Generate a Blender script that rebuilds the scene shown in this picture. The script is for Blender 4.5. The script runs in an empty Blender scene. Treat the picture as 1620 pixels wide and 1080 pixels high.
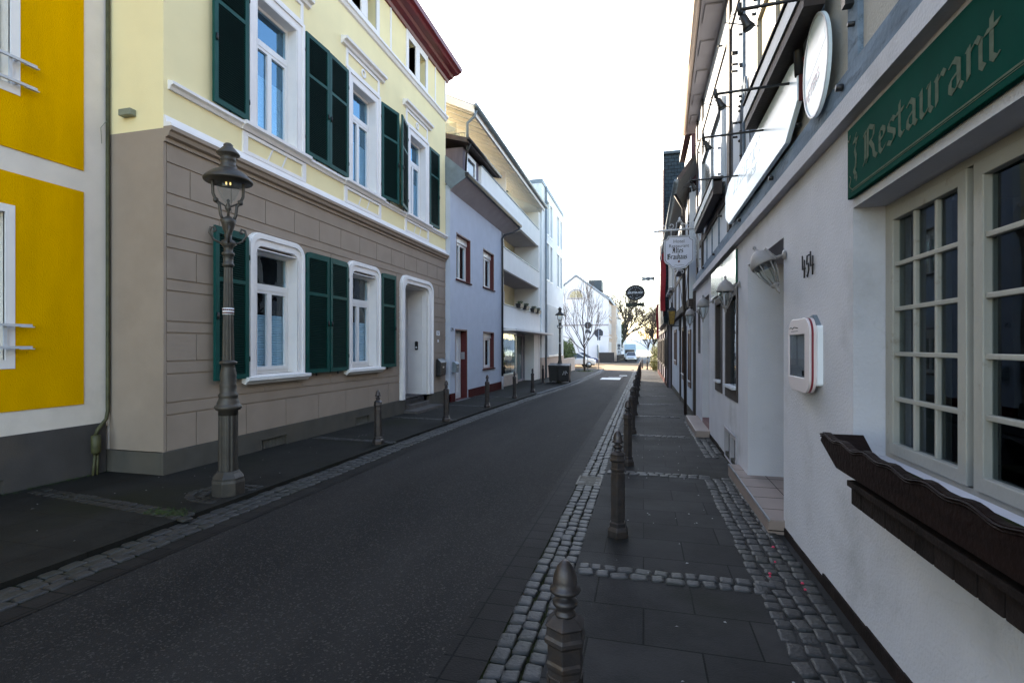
import bpy, bmesh, math, random
from mathutils import Vector, Matrix
R = math.radians
rnd = random.Random(7)
sc = bpy.context.scene
C = sc.collection
# ---------------------------------------------------------------- camera, sky, sun
SLOPE = .0095                       # the street falls gently towards the river
cam = bpy.data.cameras.new('camera'); cam.lens = 18.0; cam.sensor_width = 36
cam.shift_y = 8/1620; cam.clip_start = .05; cam.clip_end = 6000
co = bpy.data.objects.new('camera', cam); C.objects.link(co)
co.location = (0, 0, 1.65); co.rotation_euler = (R(90), 0, math.atan(208/810))
sc.camera = co
SUN_AZ, SUN_EL = 35.0, 23.3        # degrees left of the street axis, above the horizon
w = bpy.data.worlds.new('World'); sc.world = w; w.use_nodes = True
nt = w.node_tree; bg = nt.nodes['Background']
sky = nt.nodes.new('ShaderNodeTexSky'); sky.sky_type = 'NISHITA'; sky.sun_disc = False
sky.sun_elevation = R(SUN_EL); sky.sun_rotation = R(-SUN_AZ)
sky.air_density = 1.0; sky.dust_density = .6; sky.ozone_density = 1.0
nt.links.new(sky.outputs[0], bg.inputs[0]); bg.inputs[1].default_value = .15
sl = bpy.data.lights.new('sun', 'SUN'); sl.energy = 4.0; sl.angle = R(.5); sl.color = (1, .93, .82)
so = bpy.data.objects.new('sun', sl); C.objects.link(so)
sd = Vector((-math.sin(R(SUN_AZ))*math.cos(R(SUN_EL)), math.cos(R(SUN_AZ))*math.cos(R(SUN_EL)), math.sin(R(SUN_EL))))
so.rotation_euler = sd.to_track_quat('Z', 'Y').to_euler(); so.location = (-20, 30, 40)
vs = sc.view_settings; vs.view_transform = 'Standard'; vs.look = 'None'; vs.exposure = 2.45; vs.use_white_balance = True; vs.white_balance_temperature = 7400; vs.white_balance_tint = 12; vs.gamma = 1
sc.render.resolution_x = 1024; sc.render.resolution_y = 682

# ---------------------------------------------------------------- materials
M = {}
def mat(name, col, rough=.8, metal=0, var=.12, vs=1.2, bump=0, bs=60, col2=None, c2s=.6, c2lo=.5, c2hi=.75, spec=.5, emit=None, es=1, coat=0, detail=6, stretch=None):
    m = bpy.data.materials.new(name); m.use_nodes = True; M[name] = m
    if rough >= .75 and spec == .5: spec = .08
    t = m.node_tree; p = t.nodes['Principled BSDF']; L = t.links.new
    p.inputs['Roughness'].default_value = rough; p.inputs['Metallic'].default_value = metal
    p.inputs['Specular IOR Level'].default_value = spec; p.inputs['Coat Weight'].default_value = coat
    tc = t.nodes.new('ShaderNodeTexCoord'); src = tc.outputs['Object']
    if stretch:
        mp = t.nodes.new('ShaderNodeMapping'); mp.inputs['Scale'].default_value = stretch; L(src, mp.inputs[0]); src = mp.outputs[0]
    n = t.nodes.new('ShaderNodeTexNoise'); n.inputs['Scale'].default_value = vs; n.inputs['Detail'].default_value = detail; L(src, n.inputs['Vector'])
    r = t.nodes.new('ShaderNodeValToRGB'); L(n.outputs[0], r.inputs[0])
    r.color_ramp.elements[0].position = .3; r.color_ramp.elements[1].position = .7
    r.color_ramp.elements[0].color = tuple(c*(1-var) for c in col)+(1,); r.color_ramp.elements[1].color = tuple(min(1, c*(1+var)) for c in col)+(1,)
    out = r.outputs[0]
    if col2:
        n2 = t.nodes.new('ShaderNodeTexNoise'); n2.inputs['Scale'].default_value = c2s; n2.inputs['Detail'].default_value = 8; n2.inputs['Roughness'].default_value = .65; L(src, n2.inputs['Vector'])
        r2 = t.nodes.new('ShaderNodeValToRGB'); r2.color_ramp.elements[0].position = c2lo; r2.color_ramp.elements[1].position = c2hi; L(n2.outputs[0], r2.inputs[0])
        mx = t.nodes.new('ShaderNodeMix'); mx.data_type = 'RGBA'; L(r2.outputs[0], mx.inputs[0]); L(out, mx.inputs[6]); mx.inputs[7].default_value = tuple(col2)+(1,); out = mx.outputs[2]
    L(out, p.inputs['Base Color'])
    if bump:
        nb = t.nodes.new('ShaderNodeTexNoise'); nb.inputs['Scale'].default_value = bs; nb.inputs['Detail'].default_value = 4; L(tc.outputs['Object'], nb.inputs['Vector'])
        b = t.nodes.new('ShaderNodeBump'); b.inputs['Strength'].default_value = bump; b.inputs['Distance'].default_value = .01; L(nb.outputs[0], b.inputs['Height']); L(b.outputs[0], p.inputs['Normal'])
    if emit: p.inputs['Emission Color'].default_value = tuple(emit)+(1,); p.inputs['Emission Strength'].default_value = es
    return m
def slabs(name, c1, c2, mortar, w_, h_, ms=.006, rot=0, off=.5, rough=.75, dirt=None, bump=.4, mapfrom='XY'):
    m = bpy.data.materials.new(name); m.use_nodes = True; M[name] = m
    t = m.node_tree; p = t.nodes['Principled BSDF']; L = t.links.new
    tc = t.nodes.new('ShaderNodeTexCoord'); mp = t.nodes.new('ShaderNodeMapping'); L(tc.outputs['Object'], mp.inputs[0])
    mp.inputs['Rotation'].default_value = {'XY': (0, 0, rot), 'YZ': (0, R(90), R(90)), 'XZ': (R(-90), 0, 0)}[mapfrom]
    b = t.nodes.new('ShaderNodeTexBrick'); L(mp.outputs[0], b.inputs['Vector'])
    b.offset = off; b.inputs['Scale'].default_value = 1; b.inputs['Brick Width'].default_value = w_; b.inputs['Row Height'].default_value = h_
    b.inputs['Mortar Size'].default_value = ms; b.inputs['Mortar Smooth'].default_value = .3
    b.inputs['Color1'].default_value = tuple(c1)+(1,); b.inputs['Color2'].default_value = tuple(c2)+(1,); b.inputs['Mortar'].default_value = tuple(mortar)+(1,)
    out = b.outputs[0]
    n = t.nodes.new('ShaderNodeTexNoise'); n.inputs['Scale'].default_value = 1.7; n.inputs['Detail'].default_value = 9; n.inputs['Roughness'].default_value = .7; L(tc.outputs['Object'], n.inputs['Vector'])
    r = t.nodes.new('ShaderNodeValToRGB'); r.color_ramp.elements[0].position = .3; r.color_ramp.elements[1].position = .7
    r.color_ramp.elements[0].color = (.55, .55, .55, 1); r.color_ramp.elements[1].color = (1.25, 1.25, 1.25, 1); L(n.outputs[0], r.inputs[0])
    mu = t.nodes.new('ShaderNodeMix'); mu.data_type = 'RGBA'; mu.blend_type = 'MULTIPLY'; mu.inputs[0].default_value = 1; L(out, mu.inputs[6]); L(r.outputs[0], mu.inputs[7]); out = mu.outputs[2]
    if dirt:
        n2 = t.nodes.new('ShaderNodeTexNoise'); n2.inputs['Scale'].default_value = .8; n2.inputs['Detail'].default_value = 8; L(tc.outputs['Object'], n2.inputs['Vector'])
        r2 = t.nodes.new('ShaderNodeValToRGB'); r2.color_ramp.elements[0].position = .5; r2.color_ramp.elements[1].position = .7; L(n2.outputs[0], r2.inputs[0])
        mx = t.nodes.new('ShaderNodeMix'); mx.data_type = 'RGBA'; L(r2.outputs[0], mx.inputs[0]); L(out, mx.inputs[6]); mx.inputs[7].default_value = tuple(dirt)+(1,); out = mx.outputs[2]
    L(out, p.inputs['Base Color']); p.inputs['Roughness'].default_value = rough; p.inputs['Specular IOR Level'].default_value = .14
    bp = t.nodes.new('ShaderNodeBump'); bp.inputs['Strength'].default_value = bump; bp.inputs['Distance'].default_value = .008
    ad = t.nodes.new('ShaderNodeMath'); ad.operation = 'MULTIPLY_ADD'; nb = t.nodes.new('ShaderNodeTexNoise'); nb.inputs['Scale'].default_value = 90; L(tc.outputs['Object'], nb.inputs['Vector'])
    L(b.outputs[1], ad.inputs[0]); ad.inputs[1].default_value = -1; L(nb.outputs[0], ad.inputs[2]); L(ad.outputs[0], bp.inputs['Height']); L(bp.outputs[0], p.inputs['Normal'])
    return m
def glass(name, ior=1.8, tint=(.8, .9, .95), wav=.25):
    m = bpy.data.materials.new(name); m.use_nodes = True; M[name] = m
    t = m.node_tree; t.nodes.remove(t.nodes['Principled BSDF']); L = t.links.new
    tr = t.nodes.new('ShaderNodeBsdfTransparent'); tr.inputs[0].default_value = tuple(tint)+(1,)
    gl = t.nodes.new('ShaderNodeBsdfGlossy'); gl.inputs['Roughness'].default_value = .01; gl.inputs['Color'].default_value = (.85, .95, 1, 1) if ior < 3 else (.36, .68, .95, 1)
    fr = t.nodes.new('ShaderNodeFresnel'); fr.inputs[0].default_value = ior
    n = t.nodes.new('ShaderNodeTexNoise'); n.inputs['Scale'].default_value = 1.5; tc = t.nodes.new('ShaderNodeTexCoord'); L(tc.outputs['Object'], n.inputs['Vector'])
    b = t.nodes.new('ShaderNodeBump'); b.inputs['Strength'].default_value = wav; b.inputs['Distance'].default_value = .02; L(n.outputs[0], b.inputs['Height']); L(b.outputs[0], gl.inputs['Normal'])
    ge = t.nodes.new('ShaderNodeNewGeometry'); bk = t.nodes.new('ShaderNodeMath'); bk.operation = 'SUBTRACT'; bk.inputs[0].default_value = 1; L(ge.outputs['Backfacing'], bk.inputs[1])
    mm = t.nodes.new('ShaderNodeMath'); mm.operation = 'MULTIPLY'; L(fr.outputs[0], mm.inputs[0]); L(bk.outputs[0], mm.inputs[1])
    mx = t.nodes.new('ShaderNodeMixShader'); L(mm.outputs[0], mx.inputs[0]); L(tr.outputs[0], mx.inputs[1]); L(gl.outputs[0], mx.inputs[2])
    L(mx.outputs[0], t.nodes['Material Output'].inputs[0]); return m

mat('white_stucco', (.70, .71, .72), .9, var=.05, vs=3, bump=.5, bs=120, col2=(.52, .51, .50), c2s=.9, c2lo=.55, c2hi=.9)
mat('right_stucco', (.52, .51, .545), .9, var=.05, vs=2.5, bump=.5, bs=55, col2=(.31, .30, .305), c2s=1.1, c2lo=.55, c2hi=.85)
mat('offwhite_stucco', (.74, .67, .60), .9, var=.05, vs=3, bump=.5, bs=120, col2=(.54, .49, .42), c2s=.7, c2lo=.6, c2hi=.9)
mat('yellow_stucco', (.74, .385, .001), .9, var=.06, vs=2, bump=1.0, bs=70, stretch=(2, 2, .5), col2=(.56, .29, .001), c2s=.8, c2lo=.5, c2hi=.9)
mat('cream_stucco', (.86, .74, .44), .9, var=.03, vs=2, bump=.2, bs=120, col2=(.76, .65, .38), c2s=.6, c2lo=.6, c2hi=.95)
mat('taupe_stucco', (.33, .265, .215), .9, var=.05, vs=3, bump=.3, bs=140, col2=(.275, .218, .175), c2s=.7, c2lo=.5, c2hi=.85)
mat('grey_plinth', (.088, .082, .072), .9, var=.12, vs=3, bump=.6, bs=80, col2=(.11, .095, .075), c2s=1.4, c2lo=.45, c2hi=.8)
mat('yellow_house_plinth', (.075, .07, .068), .9, var=.12, vs=3, bump=.6, bs=80, col2=(.10, .085, .07), c2s=1.4, c2lo=.5, c2hi=.8)
mat('lilac_stucco', (.50, .54, .62), .9, var=.04, vs=3, bump=.4, bs=120, col2=(.46, .50, .57), c2s=.6, c2lo=.5, c2hi=.9)
mat('pale_blue_render', (.74, .77, .78), .9, var=.03, vs=2, bump=.2, bs=100)
mat('warm_cream', (.82, .80, .77), .9, var=.03, vs=2, bump=.2, bs=100, col2=(.76, .73, .68), c2s=.5, c2lo=.55, c2hi=.9)
mat('balcony_yellow', (.84, .72, .46), .9, var=.04, vs=2, bump=.2, bs=100)
mat('church_white', (.66, .67, .72), .9, var=.03, vs=1, bump=.2, bs=40, col2=(.60, .61, .66), c2s=.3, c2lo=.5, c2hi=.9)
mat('pink_cream', (.72, .58, .48), .9, var=.05, vs=1)
mat('pink_stone', (.52, .42, .36), .85, var=.1, vs=3, bump=.3)
mat('red_plinth', (.06, .006, .007), .8, var=.12, vs=3, bump=.3)
mat('oxblood_paint', (.085, .006, .007), .5, var=.08, vs=3)
mat('cornice_red', (.13, .006, .014), .4, var=.15, vs=3)
mat('white_paint', (.78, .77, .76), .45, var=.03, vs=3)
mat('trim_white', (.80, .77, .76), .7, var=.03, vs=4, bump=.15, bs=60)
mat('dirty_white_wood', (.33, .315, .28), .5, var=.08, vs=4, col2=(.20, .17, .13), c2s=9, c2lo=.62, c2hi=.75, bump=.2, bs=40)
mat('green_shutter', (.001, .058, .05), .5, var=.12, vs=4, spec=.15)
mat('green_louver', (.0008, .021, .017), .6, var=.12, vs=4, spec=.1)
mat('dark_iron', (.035, .033, .036), .45, metal=.5, var=.25, vs=8, bump=.3, bs=60)
mat('bollard_iron', (.06, .052, .052), .42, metal=.6, var=.25, vs=14, bump=.15, bs=90, col2=(.10, .065, .045), c2s=9, c2lo=.5, c2hi=.8)
mat('lamp_iron', (.06, .055, .05), .5, metal=.5, var=.25, vs=6, bump=.35, bs=60, col2=(.10, .078, .06), c2s=5, c2lo=.5, c2hi=.8)
mat('black_metal', (.012, .012, .014), .45, var=.2, vs=6)
mat('black_plastic', (.015, .015, .017), .5, var=.2, vs=6, bump=.1)
mat('zinc', (.18, .22, .25), .5, metal=.4, var=.15, vs=4)
mat('steel', (.45, .47, .5), .35, metal=.9, var=.1, vs=5)
mat('brown_roof', (.06, .045, .045), .7, var=.25, vs=6, bump=.5, bs=12)
mat('soffit_grey', (.36, .34, .36), .8, var=.06, vs=3)
mat('cheek_grey', (.17, .15, .18), .8, var=.15, vs=5, stretch=(1, 1, .2))
mat('timber_blue', (.15, .20, .26), .8, var=.25, vs=3, stretch=(3, .7, 3), bump=.7, bs=25, col2=(.06, .075, .095), c2s=5, c2lo=.55, c2hi=.75)
mat('timber_brown', (.028, .018, .016), .7, var=.3, vs=4, bump=.5, bs=30)
mat('door_brown', (.06, .018, .012), .5, var=.3, vs=4, bump=.2)
mat('beige_infill', (.40, .38, .35), .9, var=.05, vs=3, bump=.6, bs=60, col2=(.30, .28, .26), c2s=1, c2lo=.5, c2hi=.9)
mat('white_infill', (.52, .56, .62), .9, var=.04, vs=3, bump=.4, bs=60)
mat('green_gloss', (.002, .07, .05), .12, var=.15, vs=3, spec=.9); mat('green_sign', (.0004, .044, .032), .7, var=.15, vs=3, spec=.01)
mat('gold_letter', (.105, .125, .095), .95, var=.15, vs=30, spec=0)
mat('white_sign', (.74, .84, .88), .32, var=.03, vs=2, spec=.5)
mat('faint_letter', (.66, .78, .84), .3, var=.05)
mat('pale_letter', (.62, .50, .55), .3, var=.05)
mat('sign_panel', (.56, .57, .68), .5, var=.05, vs=5)
mat('teal_pane', (.16, .27, .32), .15, var=.1, vs=1, spec=.8); mat('ink', (.012, .01, .01), .6, var=.1)
mat('dark_red_ink', (.12, .02, .03), .6, var=.1)
mat('blind', (.62, .70, .74), .8, var=.03)
mat('beige_blind', (.46, .40, .27), .8, var=.06)
mat('curtain', (.10, .10, .095), .9, var=.15, vs=6, stretch=(1, 14, .4))
mat('dark_room', (.006, .006, .008), .9)
mat('grey_room', (.05, .05, .055), .9, var=.4, vs=3)
mat('wood_box', (.011, .005, .004), .6, var=.4, vs=5, stretch=(1, .3, 4), bump=.4, bs=40, spec=.12)
mat('pale_slate', (.26, .30, .36), .6, var=.1, vs=1); mat('dark_slate', (.028, .045, .06), .5, var=.3, vs=5)
mat('tile_step', (.25, .19, .165), .45, var=.1, vs=3)
mat('stone_step', (.10, .09, .085), .8, var=.2, vs=5, bump=.4)
mat('car_silver', (.62, .64, .66), .3, metal=.3, coat=.6, var=.03)
mat('car_white', (.75, .75, .76), .3, coat=.6, var=.02)
mat('car_navy', (.03, .04, .10), .3, coat=.8, var=.05)
mat('car_glass', (.02, .03, .04), .08, var=.1, spec=.9)
mat('rubber', (.02, .02, .02), .8)
mat('headlight', (.8, .85, .9), .1)
mat('lorry_box', (.45, .60, .68), .5, var=.05)
mat('bark', (.05, .04, .034), .9, var=.3, vs=8, bump=.6, bs=30)
mat('grey_bark', (.085, .075, .066), .9, var=.3, vs=4, bump=.6, bs=30)
mat('leaf_green', (.055, .085, .015), .6, var=.5, vs=3)
mat('leaf_dark', (.03, .055, .012), .6, var=.5, vs=3)
mat('leaf_yellow', (.22, .20, .055), .6, var=.4, vs=3)
mat('bud_brown', (.13, .10, .075), .8, var=.4, vs=3)
mat('sign_back', (.05, .06, .08), .5, metal=.4, var=.1)
mat('flag_red', (.30, .008, .015), .7, var=.2, vs=3)
mat('amber', (.22, .12, .01), .4, var=.5, vs=12)
mat('lantern_metal', (.23, .21, .205), .5, var=.15, vs=12, bump=.2, bs=80); mat('lamp_white', (.52, .53, .56), .4, var=.1, vs=8)
mat('mantle', (.9, .75, .4), .5, emit=(1, .75, .3), es=.25)
mat('red_rim', (.22, .02, .03), .3)
mat('menu_cream', (.62, .54, .54), .4, var=.03)
mat('paper', (.75, .77, .8), .7, var=.05)
mat('petal', (.30, .29, .29), .8, var=.1, vs=30)
mat('confetti', (.55, .03, .08), .6)
mat('moss', (.012, .015, .005), .95, var=.4, vs=8, bump=.7)
mat('water', (.20, .28, .34), .15, var=.05)
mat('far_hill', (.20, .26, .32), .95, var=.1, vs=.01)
mat('ground_grey', (.10, .10, .095), .95, var=.2, vs=.4)
mat('ground_tan', (.30, .20, .12), .9, var=.1, vs=1.5, bump=.2)
mat('kerb', (.16, .16, .16), .8, var=.15, vs=4, bump=.3)
mat('iron_grate', (.05, .045, .035), .6, metal=.5, var=.4, vs=14, bump=.4)
mat('downpipe_green', (.06, .06, .022), .6, var=.4, vs=9)
mat('cable_pale', (.20, .22, .17), .5, var=.2, vs=5)
mat('brick_dark', (.018, .013, .012), .8, var=.4, vs=9, bump=.5)
mat('manhole', (.40, .42, .44), .4, metal=.3, var=.1)
mat('vent_grille', (.12, .115, .10), .7, var=.2, vs=40, bump=.6, bs=90)
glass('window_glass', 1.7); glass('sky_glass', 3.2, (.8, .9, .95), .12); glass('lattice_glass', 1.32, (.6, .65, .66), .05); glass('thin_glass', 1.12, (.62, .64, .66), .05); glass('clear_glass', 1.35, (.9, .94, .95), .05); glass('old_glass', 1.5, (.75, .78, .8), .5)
slabs('pavement_slab', (.019, .018, .0175), (.031, .029, .028), (.003, .003, .0025), .62, .42, .006, dirt=(.009, .009, .0055))
slabs('left_slab', (.0150, .0145, .0128), (.0185, .0176, .0155), (.006, .006, .005), .62, .62, .005, dirt=(.0115, .012, .005))
slabs('paver', (.014, .0122, .0115), (.021, .0185, .017), (.0035, .0035, .0035), .25, .2, .007, off=0)
slabs('light_paving', (.13, .135, .14), (.15, .155, .16), (.07, .07, .07), .3, .3, .008)
slabs('slate_tiles', (.020, .034, .046), (.032, .048, .062), (.008, .01, .012), .26, .16, .012, bump=1, mapfrom='XZ', rough=.5)
slabs('slate_tiles_side', (.020, .034, .046), (.032, .048, .062), (.008, .01, .012), .26, .16, .012, bump=1, mapfrom='YZ', rough=.5)
# asphalt: dark binder with pale stone chips and worn tracks
m = mat('asphalt', (.0235, .0212, .0200), .8, var=.3, vs=.9, col2=(.0140, .0130, .0128), c2s=1.3, c2lo=.42, c2hi=.7, stretch=(1, .22, 1), bump=.7, bs=170, detail=10, spec=.12)
t = m.node_tree; L = t.links.new; p = t.nodes['Principled BSDF']; tc = t.nodes.new('ShaderNodeTexCoord')
vo = t.nodes.new('ShaderNodeTexVoronoi'); vo.inputs['Scale'].default_value = 105; L(tc.outputs['Object'], vo.inputs['Vector'])
se = t.nodes.new('ShaderNodeSeparateColor'); L(vo.outputs['Color'], se.inputs[0])
rr = t.nodes.new('ShaderNodeValToRGB'); rr.color_ramp.elements[0].position = .84; rr.color_ramp.elements[1].position = .99; L(se.outputs[0], rr.inputs[0])
mx = t.nodes.new('ShaderNodeMix'); mx.data_type = 'RGBA'; mx.inputs[7].default_value = (.062, .056, .050, 1)
L(p.inputs['Base Color'].links[0].from_socket, mx.inputs[6]); L(rr.outputs[0], mx.inputs[0]); L(mx.outputs[2], p.inputs['Base Color'])
# hairline cracks and long damp streaks in the inn's render
m = M['right_stucco']; t = m.node_tree; L = t.links.new; p = t.nodes['Principled BSDF']; tc = t.nodes.new('ShaderNodeTexCoord')
wn0 = t.nodes.new('ShaderNodeTexNoise'); wn0.inputs['Scale'].default_value = 3; L(tc.outputs['Object'], wn0.inputs['Vector'])
va = t.nodes.new('ShaderNodeVectorMath'); va.operation = 'MULTIPLY_ADD'; L(wn0.outputs['Color'], va.inputs[0]); va.inputs[1].default_value = (.5, .5, .5); L(tc.outputs['Object'], va.inputs[2])
vo = t.nodes.new('ShaderNodeTexVoronoi'); vo.feature = 'DISTANCE_TO_EDGE'; vo.inputs['Scale'].default_value = .8; L(va.outputs[0], vo.inputs['Vector'])
r1 = t.nodes.new('ShaderNodeValToRGB'); r1.color_ramp.elements[0].color = (.94, .94, .94, 1); r1.color_ramp.elements[0].position = 0; r1.color_ramp.elements[1].position = .004; L(vo.outputs['Distance'], r1.inputs[0])
n3 = t.nodes.new('ShaderNodeTexNoise'); n3.inputs['Scale'].default_value = .9; n3.inputs['Detail'].default_value = 3; L(tc.outputs['Object'], n3.inputs['Vector'])
r3 = t.nodes.new('ShaderNodeValToRGB'); r3.color_ramp.elements[0].position = .52; r3.color_ramp.elements[1].position = .6; L(n3.outputs[0], r3.inputs[0])
m1 = t.nodes.new('ShaderNodeMix'); m1.data_type = 'RGBA'; m1.inputs[6].default_value = (1, 1, 1, 1); L(r3.outputs[0], m1.inputs[0]); L(r1.outputs[0], m1.inputs[7])
m2 = t.nodes.new('ShaderNodeMix'); m2.data_type = 'RGBA'; m2.blend_type = 'MULTIPLY'; m2.inputs[0].default_value = 1
L(p.inputs['Base Color'].links[0].from_socket, m2.inputs[6]); L(m1.outputs[2], m2.inputs[7]); L(m2.outputs[2], p.inputs['Base Color'])
# cobbles vary stone by stone
m = mat('cobble', (.021, .0205, .0205), .6, var=.5, vs=7, bump=.5, bs=50, detail=2, col2=(.02, .021, .012), c2s=2, c2lo=.5, c2hi=.75)
m = mat('cobble_dark', (.0115, .0105, .0100), .6, var=.45, vs=7, bump=.5, bs=50, detail=2, col2=(.012, .013, .006), c2s=2, c2lo=.45, c2hi=.75)

# ---------------------------------------------------------------- mesh helpers
def gz(x, y): return -SLOPE*y
def wloc(o):
    v = Vector((0, 0, 0))
    while o: v += o.location; o = o.parent
    return v
class MB:
    """collects solids; a facade mapping turns (out, along, up) into world x, y, z"""
    def __init__(s, f=None): s.v = []; s.fc = []; s.f = f or (lambda a, b, c: (a, b, c)); s.sm = []
    def add(s, vs_, fs, smooth=False):
        n = len(s.v); s.v += [tuple(s.f(*q)) for q in vs_]
        for q in fs: s.fc.append([i+n for i in q]); s.sm.append(smooth)
        return s
    def box(s, a0, a1, b0, b1, c0, c1):
        return s.add([(a0, b0, c0), (a1, b0, c0), (a1, b1, c0), (a0, b1, c0), (a0, b0, c1), (a1, b0, c1), (a1, b1, c1), (a0, b1, c1)],
              [(0, 3, 2, 1), (4, 5, 6, 7), (0, 1, 5, 4), (1, 2, 6, 5), (2, 3, 7, 6), (3, 0, 4, 7)])
    def prism(s, poly, ax, d0, d1, smooth=False):   # poly in the other two axes
        n = len(poly)
        def P(q, d): return (d, q[0], q[1]) if ax == 0 else (q[0], d, q[1]) if ax == 1 else (q[0], q[1], d)
        return s.add([P(q, d0) for q in poly]+[P(q, d1) for q in poly], [list(range(n))[::-1], list(range(n, 2*n))]+[(i, (i+1) % n, n+(i+1) % n, n+i) for i in range(n)], False)
    def ring(s, outer, inner, ax, d0, d1):           # frame between two outlines with equal point counts
        n = len(outer)
        def P(q, d): return (d, q[0], q[1]) if ax == 0 else (q[0], d, q[1]) if ax == 1 else (q[0], q[1], d)
        vs_ = [P(q, d0) for q in outer]+[P(q, d0) for q in inner]+[P(q, d1) for q in outer]+[P(q, d1) for q in inner]
        fs = []
        for i in range(n):
            j = (i+1) % n
            fs += [(i, j, n+j, n+i), (2*n+i, 3*n+i, 3*n+j, 2*n+j), (i, 2*n+i, 2*n+j, j), (n+i, n+j, 3*n+j, 3*n+i)]
        return s.add(vs_, fs)
    def lathe(s, prof, c=(0, 0, 0), n=16, smooth=True, ph=0, axis=None):
        vs_ = []; fs = []
        c = Vector(c); q = Vector(axis).normalized().to_track_quat('Z', 'Y') if axis else None
        for r_, z in prof:
            for i in range(n):
                a = 2*math.pi*i/n+ph; v = Vector((r_*math.cos(a), r_*math.sin(a), z))
                if q: v = q @ v
                vs_.append(tuple(v+c))
        for k in range(len(prof)-1):
            for i in range(n):
                j = (i+1) % n; fs.append((k*n+i, k*n+j, (k+1)*n+j, (k+1)*n+i))
        fs.append(list(range(n))[::-1]); fs.append([(len(prof)-1)*n+i for i in range(n)])
        return s.add(vs_, fs, smooth)
    def tube(s, pts, r_, n=8, r1=None, smooth=True):
        pts = [Vector(p_) for p_ in pts]; vs_ = []; fs = []; up = None
        for k, p_ in enumerate(pts):
            d = (pts[min(k+1, len(pts)-1)]-pts[max(k-1, 0)]); d = d.normalized() if d.length > 1e-9 else Vector((0, 0, 1))
            if up is None: up = d.orthogonal().normalized()
            up = (up-d*up.dot(d)); up = up.normalized() if up.length > 1e-6 else d.orthogonal().normalized()
            sd_ = d.cross(up); rk = r_ if r1 is None else r_+(r1-r_)*k/(len(pts)-1)
            for i in range(n):
                a = 2*math.pi*i/n; vs_.append(tuple(p_+(up*math.cos(a)+sd_*math.sin(a))*rk))
        for k in range(len(pts)-1):
            for i in range(n): j = (i+1) % n; fs.append((k*n+i, k*n+j, (k+1)*n+j, (k+1)*n+i))
        fs.append(list(range(n))[::-1]); fs.append([(len(pts)-1)*n+i for i in range(n)])
        return s.add(vs_, fs, smooth)
    def merge(s, q):
        n = len(s.v); s.v += q.v; s.fc += [[i+n for i in a] for a in q.fc]; s.sm += q.sm; return s
    def build(s, name, m_, parent=None, loc=None, bevel=0, recalc=True):
        me = bpy.data.meshes.new(name)
        off = Vector(loc) if loc is not None else (wloc(parent) if parent else Vector((0, 0, 0)))
        me.from_pydata([tuple(Vector(v)-off) for v in s.v], [], s.fc); me.polygons.foreach_set('use_smooth', s.sm)
        me.materials.append(M[m_])
        if recalc:
            bm = bmesh.new(); bm.from_mesh(me); bmesh.ops.recalc_face_normals(bm, faces=bm.faces); bm.to_mesh(me); bm.free()
        o = bpy.data.objects.new(name, me); C.objects.link(o)
        if parent: o.parent = parent
        if loc is not None and not parent: o.location = loc
        if bevel:
            b = o.modifiers.new('bevel', 'BEVEL'); b.width = bevel; b.segments = 2; b.limit_method = 'ANGLE'; b.angle_limit = R(40)
        return o
def tag(o, label, cat, group=None, kind=None):
    if label: o['label'] = label
    if cat: o['category'] = cat
    if group: o['group'] = group
    if kind: o['kind'] = kind
    return o
def thing(name, loc, label, cat, group=None, rz=0):
    o = bpy.data.objects.new(name, None); C.objects.link(o); o.location = loc; o.rotation_euler = (0, 0, rz); o.empty_display_size = .2
    return tag(o, label, cat, group)
def struct(mb, name, m_, **k): return tag(mb.build(name, m_, **k), None, None, None, 'structure')
def kids(o): return [x for x in bpy.data.objects if x.parent == o]
def copy_thing(root, loc, label, rz=None, group=None):
    r_ = root.copy(); C.objects.link(r_); r_.location = loc; r_['label'] = label
    if rz is not None: r_.rotation_euler = (0, 0, rz)
    if group: r_['group'] = group
    for ch in kids(root):
        c = ch.copy(); C.objects.link(c); c.parent = r_
        for g in kids(ch):
            d = g.copy(); C.objects.link(d); d.parent = c
    return r_
def rsub(rects, h):
    out = []
    for (a0, a1, b0, b1) in rects:
        x0, x1, y0, y1 = max(a0, h[0]), min(a1, h[1]), max(b0, h[2]), min(b1, h[3])
        if x0 >= x1 or y0 >= y1: out.append((a0, a1, b0, b1)); continue
        if a0 < x0: out.append((a0, x0, b0, b1))
        if x1 < a1: out.append((x1, a1, b0, b1))
        if b0 < y0: out.append((x0, x1, b0, y0))
        if y1 < b1: out.append((x0, x1, y1, b1))
    return out
def wall_rects(mb, rects, holes, o0, o1):
    for h in holes: rects = rsub(rects, h)
    for a in rects:
        if a[1]-a[0] > .004 and a[3]-a[2] > .004: mb.box(o0, o1, a[0], a[1], a[2], a[3])
def wall_sheet(mb, y0, y1, z0, z1, holes, o=0, depth=.3):
    """a wall face with real openings and their reveals"""
    ys = sorted({y0, y1, *[min(max(v, y0), y1) for h in holes for v in h[:2]]}); zs = sorted({z0, z1, *[min(max(v, z0), z1) for h in holes for v in h[2:4]]})
    for i in range(len(ys)-1):
        for k in range(len(zs)-1):
            cy, cz = (ys[i]+ys[i+1])/2, (zs[k]+zs[k+1])/2
            if any(h[0] < cy < h[1] and h[2] < cz < h[3] for h in holes): continue
            mb.add([(o, ys[i], zs[k]), (o, ys[i+1], zs[k]), (o, ys[i+1], zs[k+1]), (o, ys[i], zs[k+1])], [(0, 1, 2, 3)])
    for h in holes:
        a, b, c, d = h[:4]; D = h[4] if len(h) > 4 else depth
        mb.add([(o, a, c), (o, b, c), (o, b, d), (o, a, d), (o-D, a, c), (o-D, b, c), (o-D, b, d), (o-D, a, d)], [(0, 4, 5, 1), (1, 5, 6, 2), (2, 6, 7, 3), (3, 7, 4, 0)])
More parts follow.
